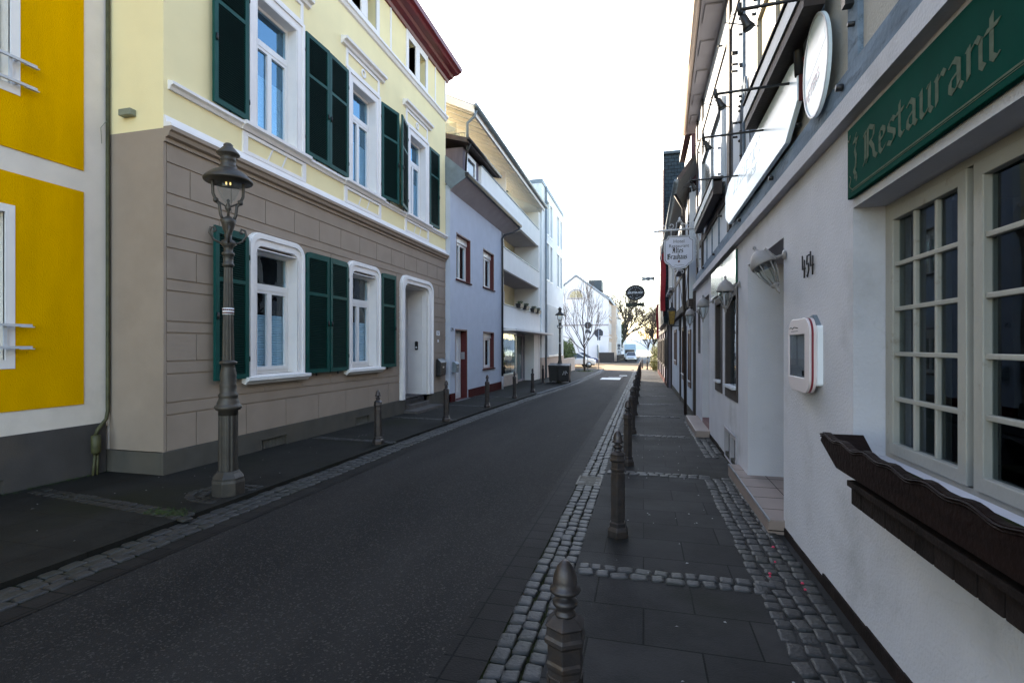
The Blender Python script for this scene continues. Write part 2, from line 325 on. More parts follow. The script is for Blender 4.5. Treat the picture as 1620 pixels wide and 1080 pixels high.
def room(f_, y0, y1, z0, z1, of, ob, par, m_='dark_room'):
    mb = MB(f_); mb.add([(of, y0, z0), (of, y1, z0), (of, y1, z1), (of, y0, z1), (ob, y0, z0), (ob, y1, z0), (ob, y1, z1), (ob, y0, z1)], [(0, 4, 5, 1), (1, 5, 6, 2), (2, 6, 7, 3), (3, 7, 4, 0), (4, 7, 6, 5)])
    return mb.build('room', m_, par, recalc=False)
def F(xw, sg): return lambda o, y, z: (xw+sg*o, y, z)
def rrect(y0, y1, z0, z1, r_, n=6, allc=False):     # rounded top corners
    pts = [(y0, z0), (y1, z0)] if not allc else []
    if allc:
        for (cy, cz, a0) in ((y0+r_, z0+r_, 180), (y1-r_, z0+r_, 270)):
            pts += [(cy+r_*math.cos(R(a0+90*i/n)), cz+r_*math.sin(R(a0+90*i/n))) for i in range(n+1)]
    for (cy, cz, a0) in ((y1-r_, z1-r_, 0), (y0+r_, z1-r_, 90)):
        pts += [(cy+r_*math.cos(R(a0+90*i/n)), cz+r_*math.sin(R(a0+90*i/n))) for i in range(n+1)]
    return pts
def text_mesh(name, body, size, origin, ux, uy, m_, parent, depth=.003, align='LEFT', sx=1.0, bold=0):
    cu = bpy.data.curves.new(name, 'FONT'); cu.body = body; cu.size = size; cu.align_x = align; cu.extrude = depth/size*0+depth; cu.offset = bold
    tmp = bpy.data.objects.new(name, cu); C.objects.link(tmp); bpy.context.view_layer.update()
    me = bpy.data.meshes.new_from_object(tmp.evaluated_get(bpy.context.evaluated_depsgraph_get())); bpy.data.objects.remove(tmp)
    ux = Vector(ux).normalized(); uy = Vector(uy).normalized(); un = ux.cross(uy); off = wloc(parent)
    for v in me.vertices:
        c = v.co; v.co = Vector(origin)-off+ux*c.x*sx+uy*c.y+un*c.z
    me.materials.clear(); me.materials.append(M[m_])
    o = bpy.data.objects.new(name, me); C.objects.link(o); o.parent = parent; return o
# blackletter written with a broad nib
BL = {'t': (.42, [[(.12, 1.32), (.12, .14), (.24, 0), (.38, .12)], [(-.06, .93), (.34, .97)]]),
 'l': (.34, [[(.02, 1.5), (.1, 1.38), (.1, .14), (.24, 0)]]), 'i': (.34, [[(0, .86), (.1, .97), (.1, .14), (.24, 0)]]),
 'e': (.50, [[(.08, .5), (.36, .62), (.36, .86), (.2, .98), (.06, .8), (.06, .16), (.18, 0), (.42, .16)]]),
 's': (.50, [[(.42, .86), (.26, 1), (.06, .84), (.08, .64), (.4, .4), (.4, .16), (.22, 0), (0, .14)]]),
 'a': (.58, [[(.02, .84), (.22, 1), (.4, .84), (.4, .14), (.52, 0)], [(.4, .58), (.08, .42), (.06, .14), (.2, 0), (.4, .16)]]),
 'u': (.62, [[(0, .86), (.1, .97), (.1, .14), (.2, 0), (.44, .18)], [(.36, .86), (.46, .97), (.46, .14), (.58, 0)]]),
 'n': (.64, [[(0, .86), (.1, .97), (.1, .06)], [(.1, .74), (.36, 1), (.48, .86), (.48, .14), (.6, 0)]]),
 'r': (.50, [[(0, .86), (.1, .97), (.1, .06)], [(.1, .74), (.32, 1), (.44, .86)]]),
 'h': (.62, [[(.02, 1.5), (.1, 1.38), (.1, .06)], [(.1, .74), (.36, 1), (.48, .86), (.48, .1), (.34, -.26)]]),
 'g': (.60, [[(.4, .9), (.2, 1), (.06, .84), (.06, .2), (.2, .04), (.4, .2)], [(.44, 1), (.44, -.2), (.2, -.4), (0, -.28)]]),
 'R': (.96, [[(-.04, 1.3), (.08, 1.44), (.12, .9), (.1, .2), (-.06, 0)], [(.3, 1.42), (.28, .2), (.16, .04)], [(.02, 1.3), (.4, 1.52), (.72, 1.3), (.66, .96), (.34, .8)], [(.44, .84), (.66, .5), (.72, .16), (.9, 0)]]),
 'A': (.90, [[(-.06, 1.26), (.18, 1.46), (.5, 1.34), (.58, 1.1), (.58, .14), (.74, 0)], [(.14, 1.2), (.2, .7), (.06, .3), (-.06, .12), (.2, .02)], [(.16, .66), (.58, .72)], [(.38, 1.2), (.36, .3)]]),
 'B': (.92, [[(-.04, 1.3), (.08, 1.44), (.12, .9), (.1, .16), (-.04, .04), (.3, 0)], [(.3, 1.42), (.28, .16)], [(.04, 1.3), (.42, 1.52), (.7, 1.3), (.64, .96), (.34, .82)], [(.4, .84), (.74, .64), (.74, .24), (.5, 0), (.2, .1)]]),
 'L': (.70, [[(-.02, 1.3), (.1, 1.46), (.14, .3), (-.02, .1), (.3, .02), (.6, .12)], [(.32, 1.4), (.3, .2)]]),
 '~': (.55, [[(.3, 1.35), (.12, 1.2), (.3, 1.0), (.14, .8), (.26, .5), (.2, .1)], [(.02, 1.08), (.42, 1.12)], [(.3, .3), (.08, .1), (.26, -.12), (.3, -.3)], [(.12, -.1), (.2, -.2)]]),
 ' ': (.4, [])}
def nib_text(name, body, size, origin, ux, uy, m_, parent, nib=(.085, .075), sx=1.0):
    mb = MB(); ux = Vector(ux).normalized(); uy = Vector(uy).normalized(); un = ux.cross(uy); O = Vector(origin); x = 0; lay = 0
    for ch in body:
        wd, strokes = BL[ch]
        for st in strokes:
            for a, b in zip(st, st[1:]):
                lay = (lay+1) % 9; h0 = .0006+.0003*lay
                q = [(a[0]-nib[0], a[1]-nib[1]), (a[0]+nib[0], a[1]+nib[1]), (b[0]+nib[0], b[1]+nib[1]), (b[0]-nib[0], b[1]-nib[1])]
                d = Vector((b[0]-a[0], b[1]-a[1], 0)); nn = Vector((nib[0], nib[1], 0))
                if abs(d.normalized().cross(nn.normalized()).z) < .25:
                    e = Vector((-nib[1], nib[0], 0))*.25; q = [(a[0]-e.x, a[1]-e.y), (a[0]+e.x, a[1]+e.y), (b[0]+e.x, b[1]+e.y), (b[0]-e.x, b[1]-e.y)]
                P3 = [O+ux*((x+u)*size*sx)+uy*(v*size) for u, v in q]
                mb.add([tuple(v-un*.001) for v in P3]+[tuple(v+un*h0) for v in P3], [(3, 2, 1, 0), (4, 5, 6, 7), (0, 1, 5, 4), (1, 2, 6, 5), (2, 3, 7, 6), (3, 0, 4, 7)])
        x += wd+.06
    return mb.build(name, m_, parent), x*size*sx

# ---------------------------------------------------------------- ground and street
def sheet(poly, h, th=.003):
    mb = MB(); n = len(poly)
    mb.add([(x, y, gz(x, y)+h) for x, y in poly], [list(range(n))]); return mb
g = MB()
for (x0, x1) in ((-700, -7.1), (-7.1, 1.6), (1.6, 700)):
    for (y0, y1) in ((-60, 60), (60, 190)):
        g.add([(x0, y0, gz(0, y0)-.02), (x1, y0, gz(0, y0)-.02), (x1, y1, gz(0, y1)-.02), (x0, y1, gz(0, y1)-.02)], [(0, 1, 2, 3)])
g.add([(-700, 190, gz(0, 190)-.02), (700, 190, gz(0, 190)-.02), (700, 210, -6), (-700, 210, -6)], [(0, 1, 2, 3)])
g.add([(-3000, 900, -6), (3000, 900, -6), (3000, 4500, 0), (-3000, 4500, 0)], [(0, 1, 2, 3)])
struct(g, 'ground', 'ground_grey', recalc=False)
struct(MB().add([(-2500, 200, -4.4), (2500, 200, -4.4), (2500, 960, -4.4), (-2500, 960, -4.4)], [(0, 1, 2, 3)]), 'river_water', 'water', recalc=False)
hl = MB(); xs = [-2600+130*i for i in range(41)]
prev = None
for i, x in enumerate(xs):
    h = 14+16*abs(math.sin(x*.0021))+7*math.sin(x*.009+1)
    cur = [(x, 1000, -6), (x, 1080, h*.7), (x, 1300, h)]
    if prev: hl.add(prev+cur, [(0, 3, 4, 1), (1, 4, 5, 2)], True)
    prev = cur
struct(hl, 'hills', 'far_hill', recalc=False)
KX = [(-8, -4.27), (9, -4.25), (13, -4.17), (17, -4.02), (21, -3.82), (25, -3.6), (30, -3.52), (52, -3.5)]     # left kerb line
def kx(y):
    for (a, xa), (b, xb) in zip(KX, KX[1:]):
        if a <= y <= b: return xa+(xb-xa)*(y-a)/(b-a)
    return KX[0][1] if y < KX[0][0] else KX[-1][1]
ysL = [-8+2*i for i in range(31)]
def strip(fa, fb, h, ys): 
    mb = MB()
    for a, b in zip(ys, ys[1:]):
        mb.add([(fa(a), a, gz(0, a)+h), (fb(a), a, gz(0, a)+h), (fb(b), b, gz(0, b)+h), (fa(b), b, gz(0, b)+h)], [(0, 1, 2, 3)])
    return mb
struct(strip(lambda y: kx(y)+.50, lambda y: -1.04, .0, [-8+2*i for i in range(30)]), 'road', 'asphalt', recalc=False)
struct(strip(lambda y: -4.6, lambda y: -1.04, -.004, [50, 60, 70, 80, 120, 150, 185]), 'far_road', 'asphalt', recalc=False)
struct(strip(lambda y: -9.5, lambda y: 6.0, .004, [46.5, 52, 58, 66, 74]), 'crossing_paving', 'ground_tan', recalc=False)
struct(strip(lambda y: -5.2, lambda y: -4.6, .06, [80, 100, 120, 150]), 'far_left_pavement', 'light_paving', recalc=False)
struct(strip(lambda y: -.95, lambda y: 4, .03, [74, 100, 120, 150]), 'far_right_pavement', 'light_paving', recalc=False)
# left pavement, raised a little, with kerb stones towards the far end
lp = MB()
for a, b in zip(ysL, ysL[1:]):
    if b > 48: break
    lp.add([(-7.1, a, gz(0, a)+.05), (kx(a)-.02, a, gz(0, a)+.05), (kx(b)-.02, b, gz(0, b)+.05), (-7.1, b, gz(0, b)+.05),
            (kx(a)-.02, a, gz(0, a)-.03), (kx(b)-.02, b, gz(0, b)-.03)], [(0, 1, 2, 3), (1, 4, 5, 2)])
struct(lp, 'left_pavement', 'left_slab', recalc=False)
kb = MB()
y = 19.0
while y < 46:
    b = y+.98; kb.add([(kx(y)-.02, y+.01, gz(0, y)+.062), (kx(y)+.13, y+.01, gz(0, y)+.055), (kx(b)+.13, b, gz(0, b)+.055), (kx(b)-.02, b, gz(0, b)+.062),
        (kx(y)-.02, y+.01, gz(0, y)-.02), (kx(y)+.13, y+.01, gz(0, y)-.02), (kx(b)+.13, b, gz(0, b)-.02), (kx(b)-.02, b, gz(0, b)-.02)],
        [(0, 1, 2, 3), (0, 4, 5, 1), (1, 5, 6, 2), (2, 6, 7, 3), (3, 7, 4, 0)]); y += 1.0
struct(kb, 'kerb', 'kerb')
struct(strip(lambda y: -1.05, lambda y: -.80, .006, [-3+3*i for i in range(18)]), 'paver_edge', 'paver', recalc=False)
struct(strip(lambda y: kx(y)+.345, lambda y: kx(y)+.545, .005, [-3+2*i for i in range(25)]), 'paver_edge_left', 'paver', recalc=False)
struct(strip(lambda y: -.50, lambda y: 1.5, .02, [-4+2*i for i in range(27)]), 'right_pavement', 'pavement_slab', recalc=False)
struct(strip(lambda y: -.82, lambda y: -.49, .000, [-3+2*i for i in range(26)]), 'gutter_bed', 'moss', recalc=False)
struct(strip(lambda y: kx(y)-.03, lambda y: kx(y)+.345, .001, [-3+2*i for i in range(25)]), 'gutter_bed_left', 'moss', recalc=False)

def stone(mb, cx, cy, wx, wy, h, rz=0, hh=.02):
    """one rounded paving stone"""
    n = 8; pts = []; base = []
    ex = .5*wx; ey = .5*wy; ca, sa = math.cos(rz), math.sin(rz)
    outl = [(-1, -.80), (-.82, -1), (.82, -1), (1, -.80), (1, .80), (.82, 1), (-.82, 1), (-1, .80)]
    jit = [(rnd.uniform(-.11, .11), rnd.uniform(-.11, .11)) for _ in outl]
    tz = rnd.uniform(-.003, .004); tx_, ty_ = rnd.uniform(-.05, .05), rnd.uniform(-.05, .05)
    vs_ = []
    for sc_, dz in ((1.0, -hh), (.98, -.003), (.88, .0025), (.55, .004)):
        for (u, v), (ju, jv) in zip(outl, jit):
            X = (u+ju)*ex*sc_; Y = (v+jv)*ey*sc_
            wx_, wy_ = cx+X*ca-Y*sa, cy+X*sa+Y*ca
            vs_.append((wx_, wy_, gz(0, wy_)+h+tz+dz+X*tx_+Y*ty_))
    fs = []
    for k in range(3):
        for i in range(n): j = (i+1) % n; fs.append((k*n+i, k*n+j, (k+1)*n+j, (k+1)*n+i))
    fs.append([3*n+i for i in range(n)])
    mb.add(vs_, fs, True)
cob = MB()
for row in range(3):                       # right gutter
    y = 1.2+rnd.random()*.1
    while y < 46:
        ln = rnd.uniform(.095, .15) if y < 20 else rnd.uniform(.12, .2)
        stone(cob, -.80+.055+.1*row+rnd.uniform(-.006, .006), y+ln/2, .093, ln-.012, .014, rnd.uniform(-.07, .07)); y += ln
for row in range(3):                       # left gutter
    y = .9+rnd.random()*.1
    while y < 44:
        ln = rnd.uniform(.12, .19)
        stone(cob, kx(y)+.055+.113*row+rnd.uniform(-.005, .005), y+ln/2, .104, ln-.012, .014, rnd.uniform(-.06, .06)); y += ln
struct(cob, 'cobble_gutter', 'cobble', recalc=False)
cr = MB()
for k, yc in enumerate([.75, 3.80, 6.98, 10.2, 13.25, 16.3, 19.3, 22.4, 25.5, 28.6, 31.7, 34.8]):    # bands across the right pavement
    for row in range(2):
        x = -.48
        while x < .78:
            ln = rnd.uniform(.09, .15); stone(cr, x+ln/2, yc+.105*row+rnd.uniform(-.008, .008), ln-.014, .095, .026, rnd.uniform(-.12, .12)); x += ln
struct(cr, 'cobble_band', 'cobble', recalc=False)
cr = MB()
for row in range(4):                       # rough cobbles along the right wall
    y = 1.6
    while y < 12.5:
        ln = rnd.uniform(.1, .17)
        xx = .80+.105*row+rnd.uniform(-.01, .01)+(.06 if y > 7.2 else 0)
        if not (y > 7.0 and row == 0) and xx < 1.18 and not (7.0 < y < 8.3 and row > 0): stone(cr, xx, y+ln/2, .095, ln-.012, .024, rnd.uniform(-.12, .12))
        y += ln
struct(cr, 'wall_cobbles', 'cobble_dark', recalc=False)
cl = MB()
def cob_line(mb, p0, p1, rows, h, m=.13):
    p0, p1 = Vector(p0), Vector(p1); d = p1-p0; ln_ = d.length; d.normalize(); nrm = Vector((-d.y, d.x))
    for r_ in range(rows):
        s_ = 0
        while s_ < ln_:
            ln = rnd.uniform(m*.8, m*1.3); q = p0+d*(s_+ln/2)+nrm*(.105*r_); stone(mb, q.x, q.y, ln-.014, .095, h, math.atan2(d.y, d.x)+rnd.uniform(-.1, .1)); s_ += ln
cob_line(cl, (-6.7, 4.25), (-4.30, 3.95), 2, .054)
for k in range(26):
    a = k/26*2*math.pi
    for rr_ in (.22, .33): stone(cl, -4.51+rr_*math.cos(a+rr_*9)*1.25, 4.77+rr_*math.sin(a+rr_*9), .09, .09, .053, a) if k % (2 if rr_ < .3 else 1) == 0 and -4.51+rr_*math.cos(a+rr_*9)*1.25 < -4.35 else None
for yc in (8.2, 11.2, 14.2, 17.2): cob_line(cl, (-5.9, yc), (-4.3, yc-.1), 2, .054)
struct(cl, 'cobble_band_left', 'cobble_dark', recalc=False)
pt = MB()
for _ in range(120):                       # fallen petals and scraps
    side = rnd.random()
    if side < .45: x, y, h = rnd.uniform(-6.6, -4.4), rnd.uniform(2.4, 9), .056
    elif side < .47: x, y, h = rnd.uniform(-3.6, -1.2), rnd.uniform(2.5, 14), .004
    else: x, y, h = rnd.uniform(-.4, 1.15), rnd.uniform(2, 10), .036
    s_ = rnd.uniform(.006, .015); a = rnd.uniform(0, 6); ca, sa = math.cos(a)*s_, math.sin(a)*s_
    z = gz(0, y)+h
    pt.add([(x-ca, y-sa, z), (x+sa*.6, y-ca*.6, z+.003), (x+ca, y+sa, z+.001), (x-sa*.6, y+ca*.6, z+.005)], [(0, 1, 2, 3)])
tag(pt.build('petal_litter', 'petal', recalc=False), 'small white petals scattered over pavements and road', 'litter', kind='stuff')
cf = MB()
for _ in range(6):
    x, y = rnd.uniform(.8, 1.1), rnd.uniform(2.6, 5.2); s_ = rnd.uniform(.008, .016); z = gz(0, y)+.04
    cf.lathe([(.001, 0), (s_, .004), (s_*.6, .012), (.001, .015)], (x, y, z), 6)
tag(cf.build('confetti_scraps', 'confetti'), 'little red and pink scraps lying in the cobbles by the white wall', 'litter', kind='stuff')
ms = MB()
for _ in range(260):
    if rnd.random() < .5: x, y, h = -6.86+abs(rnd.gauss(0, .04)), rnd.uniform(2.8, 5.3), .05
    else: x, y, h = rnd.uniform(-4.75, -4.3), 3.95+abs(rnd.gauss(0, .1)), .055
    for _k in range(4):
        a = rnd.uniform(0, 6.28); l_ = rnd.uniform(.012, .035); q = (x+rnd.uniform(-.02, .02), y+rnd.uniform(-.02, .02))
        ms.add([(q[0]-.003, q[1], gz(0, y)+h), (q[0]+.003, q[1], gz(0, y)+h), (q[0]+l_*.6*math.cos(a), q[1]+l_*.6*math.sin(a), gz(0, y)+h+l_)], [(0, 1, 2)])
tag(ms.build('weeds', 'leaf_dark', recalc=False), 'tiny weeds and moss at the wall foot and in the joints', 'weeds', kind='stuff')
for nm, lb, x0, x1, y0, y1, mm in (('manhole_cover', 'pale rectangular cover plate set in the road near the far crossing', -2.5, -1.35, 30.6, 32.6, 'manhole'),
                      ('manhole_cover', 'narrow darker cover plate in the road just beyond the pale one', -2.2, -1.3, 33.0, 34.2, 'kerb'),
                      ('manhole_cover', 'thin pale plate at the right edge of the road before the crossing', -1.6, -1.08, 35.5, 36.1, 'manhole')):
    q = MB(); zc = gz(0, (y0+y1)/2); q.add([(x0, y0, gz(0, y0)+.006), (x1, y0, gz(0, y0)+.006), (x1, y1, gz(0, y1)+.006), (x0, y1, gz(0, y1)+.006),
        (x0, y0, gz(0, y0)-.02), (x1, y0, gz(0, y0)-.02), (x1, y1, gz(0, y1)-.02), (x0, y1, gz(0, y1)-.02)], [(0, 1, 2, 3), (0, 4, 5, 1), (1, 5, 6, 2), (2, 6, 7, 3), (3, 7, 4, 0)])
    tag(q.build(nm, mm, loc=((x0+x1)/2, (y0+y1)/2, zc)), lb, 'manhole cover', 'cover plates in the road')
q = MB()
for i in range(9): q.box(-.80, -.52, 6.30+.05*i, 6.325+.05*i, gz(0, 6.3)+.0, gz(0, 6.5)+.022)
q.box(-.81, -.79, 6.29, 6.74, gz(0, 6.5)-.01, gz(0, 6.5)+.023); q.box(-.53, -.51, 6.29, 6.74, gz(0, 6.5)-.01, gz(0, 6.5)+.023)
tag(q.build('drain_grate', 'iron_grate', loc=(-.66, 6.5, gz(0, 6.5))), 'rusty barred drain grate set in the right cobble gutter', 'drain grate')

# ---------------------------------------------------------------- yellow house (far left)
def depth_body(mb, x0, x1, y0, y1, z0, z1): return mb.box(x0, x1, y0, y1, z0, z1)
f = F(-6.9, 1)
yh = thing('yellow_house', (-6.9, 3.0, -.05), 'mustard yellow house with broad off-white bands and grey plinth at the left edge', 'house')
hol = [(2.9, 4.12, 1.50, 3.15, .22), (2.9, 4.17, 4.60, 6.6, .22)]
mb = MB(f); wall_sheet(mb, -1.5, 5.27, .6, 10.5, hol); mb.box(-6, -.05, 5.20, 5.30, -.3, 10.5); mb.box(-.06, -.001, 5.268, 5.285, -.3, 10.5); mb.box(-6, -.1, -1.5, -1.4, -.3, 10.5)
mb.build('wall', 'offwhite_stucco', yh, recalc=False)
mb = MB(f); wall_rects(mb, [(-1.5, 4.95, .92, 3.61), (-1.5, 4.95, 3.88, 7.2), (-1.5, 4.95, 7.5, 10.2)], [(2.75, 4.21, 1.40, 3.24), (2.75, 4.25, 4.50, 6.7)], -.01, .012)
mb.build('yellow_panel', 'yellow_stucco', yh)
mb = MB(f); wall_rects(mb, [(-1.5, 5.22, -.4, .65)], [(3.0, 4.10, -.2, .17)], -.25, .02); mb.build('plinth', 'yellow_house_plinth', yh)
mb = MB(f); mb.box(-.3, -.25, 2.9, 4.2, -.3, .3); mb.build('cellar_opening', 'dark_room', yh)
for (y0, y1, z0, z1, bars) in ((2.9, 4.12, 1.50, 3.15, (1.64, 1.89)), (2.9, 4.17, 4.60, 6.6, (4.62, 4.88))):
    mb = MB(f); mb.ring([(y0-.15, z0-.1), (y1+.09, z0-.1), (y1+.09, z1+.09), (y0-.15, z1+.09)], [(y0, z0), (y1, z0), (y1, z1), (y0, z1)], 0, -.02, .02); wn = mb.build('window', 'trim_white', yh)
    mb = MB(f)
    for k in range(2):
        a, b = y0+.04+k*(y1-y0-.04)/2, y0+.04+(k+1)*(y1-y0-.08)/2
        mb.ring([(a, z0), (b, z0), (b, z1), (a, z1)], [(a+.06, z0+.06), (b-.06, z0+.06), (b-.06, z1-.06), (a+.06, z1-.06)], 0, -.18, -.12)
    mb.build('frame', 'white_paint', wn)
    MB(f).box(-.16, -.155, y0, y1, z0, z1).build('pane', 'window_glass', wn); MB(f).box(-.24, -.22, y0-.02, y1+.02, z0-.02, z1+.02).build('curtain', 'blind', wn)
    mb = MB(f)
    for z in bars: mb.box(.07, .10, y0-.2, y1+.21, z-.015, z+.015); mb.box(.065, .105, y1+.1, y1+.23, z-.022, z-.012)
    mb.box(.06, .075, y1-.05, y1-.02, bars[0], bars[1]); mb.box(-.02, .08, y1+.03, y1+.05, bars[0]-.01, bars[0]+.01); mb.box(-.02, .08, y1+.03, y1+.05, bars[1]-.01, bars[1]+.01)
    mb.build('guard_rail', 'lamp_white', wn)
MB(f).box(-.5, .3, -1.5, 5.27, 10.4, 10.6).build('eave', 'white_paint', yh)
MB(f).add([(.35, -1.5, 10.6), (.35, 5.27, 10.6), (-4, 5.27, 13.6), (-4, -1.5, 13.6), (-8, -1.5, 10.6), (-8, 5.27, 10.6)], [(0, 1, 2, 3), (3, 2, 5, 4), (0, 3, 4), (1, 5, 2)]).build('roof', 'brown_roof', yh)
mb = MB(f); mb.tube([(.03, 5.235, 10.4), (.03, 5.235, .80), (.05, 5.20, .70), (.09, 5.06, .58), (.09, 5.04, .52)], .022, 8); dp = mb.build('downpipe', 'downpipe_green', yh)
mb = MB(f); mb.lathe([(.03, .52), (.055, .50), (.055, .30), (.035, .27)], (.09, 5.04, 0), 10); mb.tube([(.09, 5.03, .3), (.08, 5.0, -.1)], .016); mb.tube([(.09, 5.06, .3), (.08, 5.06, -.1)], .016); mb.build('pipe_boot', 'downpipe_green', dp)
mb = MB(f); mb.tube([(.012, 5.262, 10.4), (.012, 5.262, .9)], .012, 6); mb.tube([(.02, 5.25, 4.66), (.05, 5.18, 4.58), (.05, 5.13, 4.5), (.04, 5.15, 4.3)], .004, 5); mb.build('cable', 'cable_pale', yh)
tag(MB(f).box(.26, .46, 5.19, 5.275, 4.66, 4.745).build('junction_box', 'cable_pale', loc=(-6.6, 5.23, 4.66), bevel=.008), 'small grey cable box fixed on the cream side wall beside the yellow house', 'junction box')

# ---------------------------------------------------------------- cream and taupe house with green shutters
X2 = -6.0; f = F(X2, 1)
ch = thing('shuttered_house', (X2, 10.1, -.1), 'three storey house, taupe below and cream above, with green shutters and a red cornice', 'house')
GC = [7.37, 10.14]; UC = [7.37, 10.14, 12.91]; Y0H, Y1H = 5.28, 15.0
gh = [(c-.50, c+.50, 1.20, 3.27, .26) for c in GC]; dh = (12.12, 13.62, .0, 3.28, .75)
mb = MB(f); wall_sheet(mb, Y0H, Y1H, .2, 4.47, gh+[dh], o=-.015); mb.add([(-.03, Y0H, .2), (-.96, Y0H, .2), (-.96, Y0H, 4.47), (-.03, Y0H, 4.47)], [(0, 1, 2, 3)]); mb.box(-.03, 0, Y0H, Y0H+.04, .2, 4.47)
mb.box(-.85, -.02, Y1H-.02, Y1H, -.3, 4.4); mb.build('lower_wall', 'taupe_stucco', ch, recalc=False)
uh = [(c-.49, c+.49, 5.15, 7.27, .24) for c in UC]; th = []
for c in UC:
    th += [(c-.55, c-.12, 8.95, 9.75, .25), (c+.12, c+.55, 8.95, 9.75, .25)]
mb = MB(f); wall_sheet(mb, Y0H, Y1H, 4.47, 10.0, uh+th); mb.add([(0, Y0H, 4.47), (-.96, Y0H, 4.47), (-.96, Y0H, 10.0), (0, Y0H, 10.0)], [(0, 1, 2, 3)])
mb.add([(0, Y1H, 4), (-10, Y1H, 4), (-10, Y1H, 10.0), (-5, Y1H, 14.0), (0, Y1H, 10.0)], [(0, 1, 2, 3, 4)]); mb.add([(0, Y0H, 10), (-10, Y0H, 10), (-5, Y0H, 14.0)], [(0, 1, 2)])
mb.build('upper_wall', 'cream_stucco', ch, recalc=False)
# rusticated blocks in tall and short courses
cour = [(.29, .745), (.765, .905), (.925, 1.28), (1.30, 1.445), (1.465, 1.82), (1.84, 1.97), (1.99, 2.37), (2.39, 2.52), (2.54, 2.93), (2.95, 3.10), (3.12, 3.48), (3.50, 3.64), (3.66, 4.04), (4.06, 4.47)]
hs = [(c-.60, c+.60, 1.0, 3.36) for c in GC]+[(11.95, 13.80, -.1, 3.38)]
mb = MB(f)
for k, (z0, z1) in enumerate(cour):
    if z1-z0 < .2 or z0 > 4: wall_rects(mb, [(Y0H+.05, Y1H, z0, z1)], hs, -.03, .0); continue
    y = Y0H+.05; bl = .92 if z0 < 3.6 else .72; y1 = y+(bl*.5 if (k//2) % 2 == 0 else bl*.93)
    while y < Y1H:
        wall_rects(mb, [(y, min(y1, Y1H)-.014, z0, z1)], hs, -.03, .0); y = y1; y1 += bl
mb.build('rusticated_blocks', 'taupe_stucco', ch)
mb = MB(f); wall_rects(mb, [(Y0H-.04, Y1H+.002, -.4, .285)], [(12.12, 13.62, -.3, .3), (6.95, 7.62, -.06, .17), (9.75, 10.35, -.06, .15)], -.75, .045); mb.build('plinth', 'grey_plinth', ch)
MB(f).box(-.96, -.001, Y0H-.042, Y0H-.001, -.4, .285).build('plinth', 'grey_plinth', ch)
for a, b, c, d in ((6.95, 7.62, -.06, .17), (9.75, 10.35, -.06, .15)):
    v = MB(f).ring([(a, c), (b, c), (b, d), (a, d)], [(a+.03, c+.03), (b-.03, c+.03), (b-.03, d-.03), (a+.03, d-.03)], 0, -.05, .05).build('vent', 'grey_plinth', ch)
    mb = MB(f); mb.box(-.05, .0, a, b, c, d)
    for i in range(1, 18): mb.box(.0, .012, a+.03+(b-a-.06)*i/18, a+.04+(b-a-.06)*i/18, c, d)
    mb.build('grille', 'vent_grille', v)
# mouldings
mb = MB(f); prof = [(0, 4.30), (.03, 4.30), (.03, 4.35), (.08, 4.37), (.10, 4.42), (.13, 4.44), (.13, 4.49), (0, 4.49)]
def mould(mb, prof, y0, y1, f=None):
    n = len(prof); mb.add([(o, y0, z) for o, z in prof]+[(o, y1, z) for o, z in prof], [list(range(n))[::-1], list(range(n, 2*n))]+[(i, (i+1) % n, n+(i+1) % n, n+i) for i in range(n)]); return mb
mould(MB(f), prof, Y0H-.0, Y1H).build('string_course', 'taupe_stucco', ch)
mould(MB(f), [(0, 4.491), (.13, 4.491), (.12, 4.53), (.05, 4.55), (.02, 4.64), (0, 4.64)], Y0H, Y1H).build('ledge', 'trim_white', ch)
mb = MB(f); sp = [(0, 5.00), (.03, 5.0), (.05, 5.04), (.09, 5.06), (.09, 5.10), (0, 5.12)]
mould(mb, sp, Y0H+.06, Y1H)
for c in UC: mould(mb, [(.0, 4.995), (.05, 4.995), (.08, 5.045), (.135, 5.065), (.135, 5.115), (0, 5.13)], c-.80, c+.80)
mb.build('sill_course', 'trim_white', ch)
for c in UC:
    a, b, z0, z1 = c-.76, c+.76, 4.64, 4.98
    mb = MB(f); mb.ring([(a, z0), (b, z0), (b, z1), (a, z1)], [(a+.10, z0+.06), (b-.10, z0+.06), (b-.10, z1-.05), (a+.10, z1-.05)], 0, -.01, .03)
    for dy in (-.22, .12): mb.add([(.002, c+dy, 4.70), (.002, c+dy+.03, 4.70), (.002, c+dy+.15, 4.93), (.002, c+dy+.12, 4.93), (.014, c+dy, 4.70), (.014, c+dy+.03, 4.70), (.014, c+dy+.15, 4.93), (.014, c+dy+.12, 4.93)], [(0, 1, 2, 3), (4, 5, 6, 7), (0, 1, 5, 4), (1, 2, 6, 5), (2, 3, 7, 6), (3, 0, 4, 7)])
    mb.build('apron_panel', 'trim_white', ch)
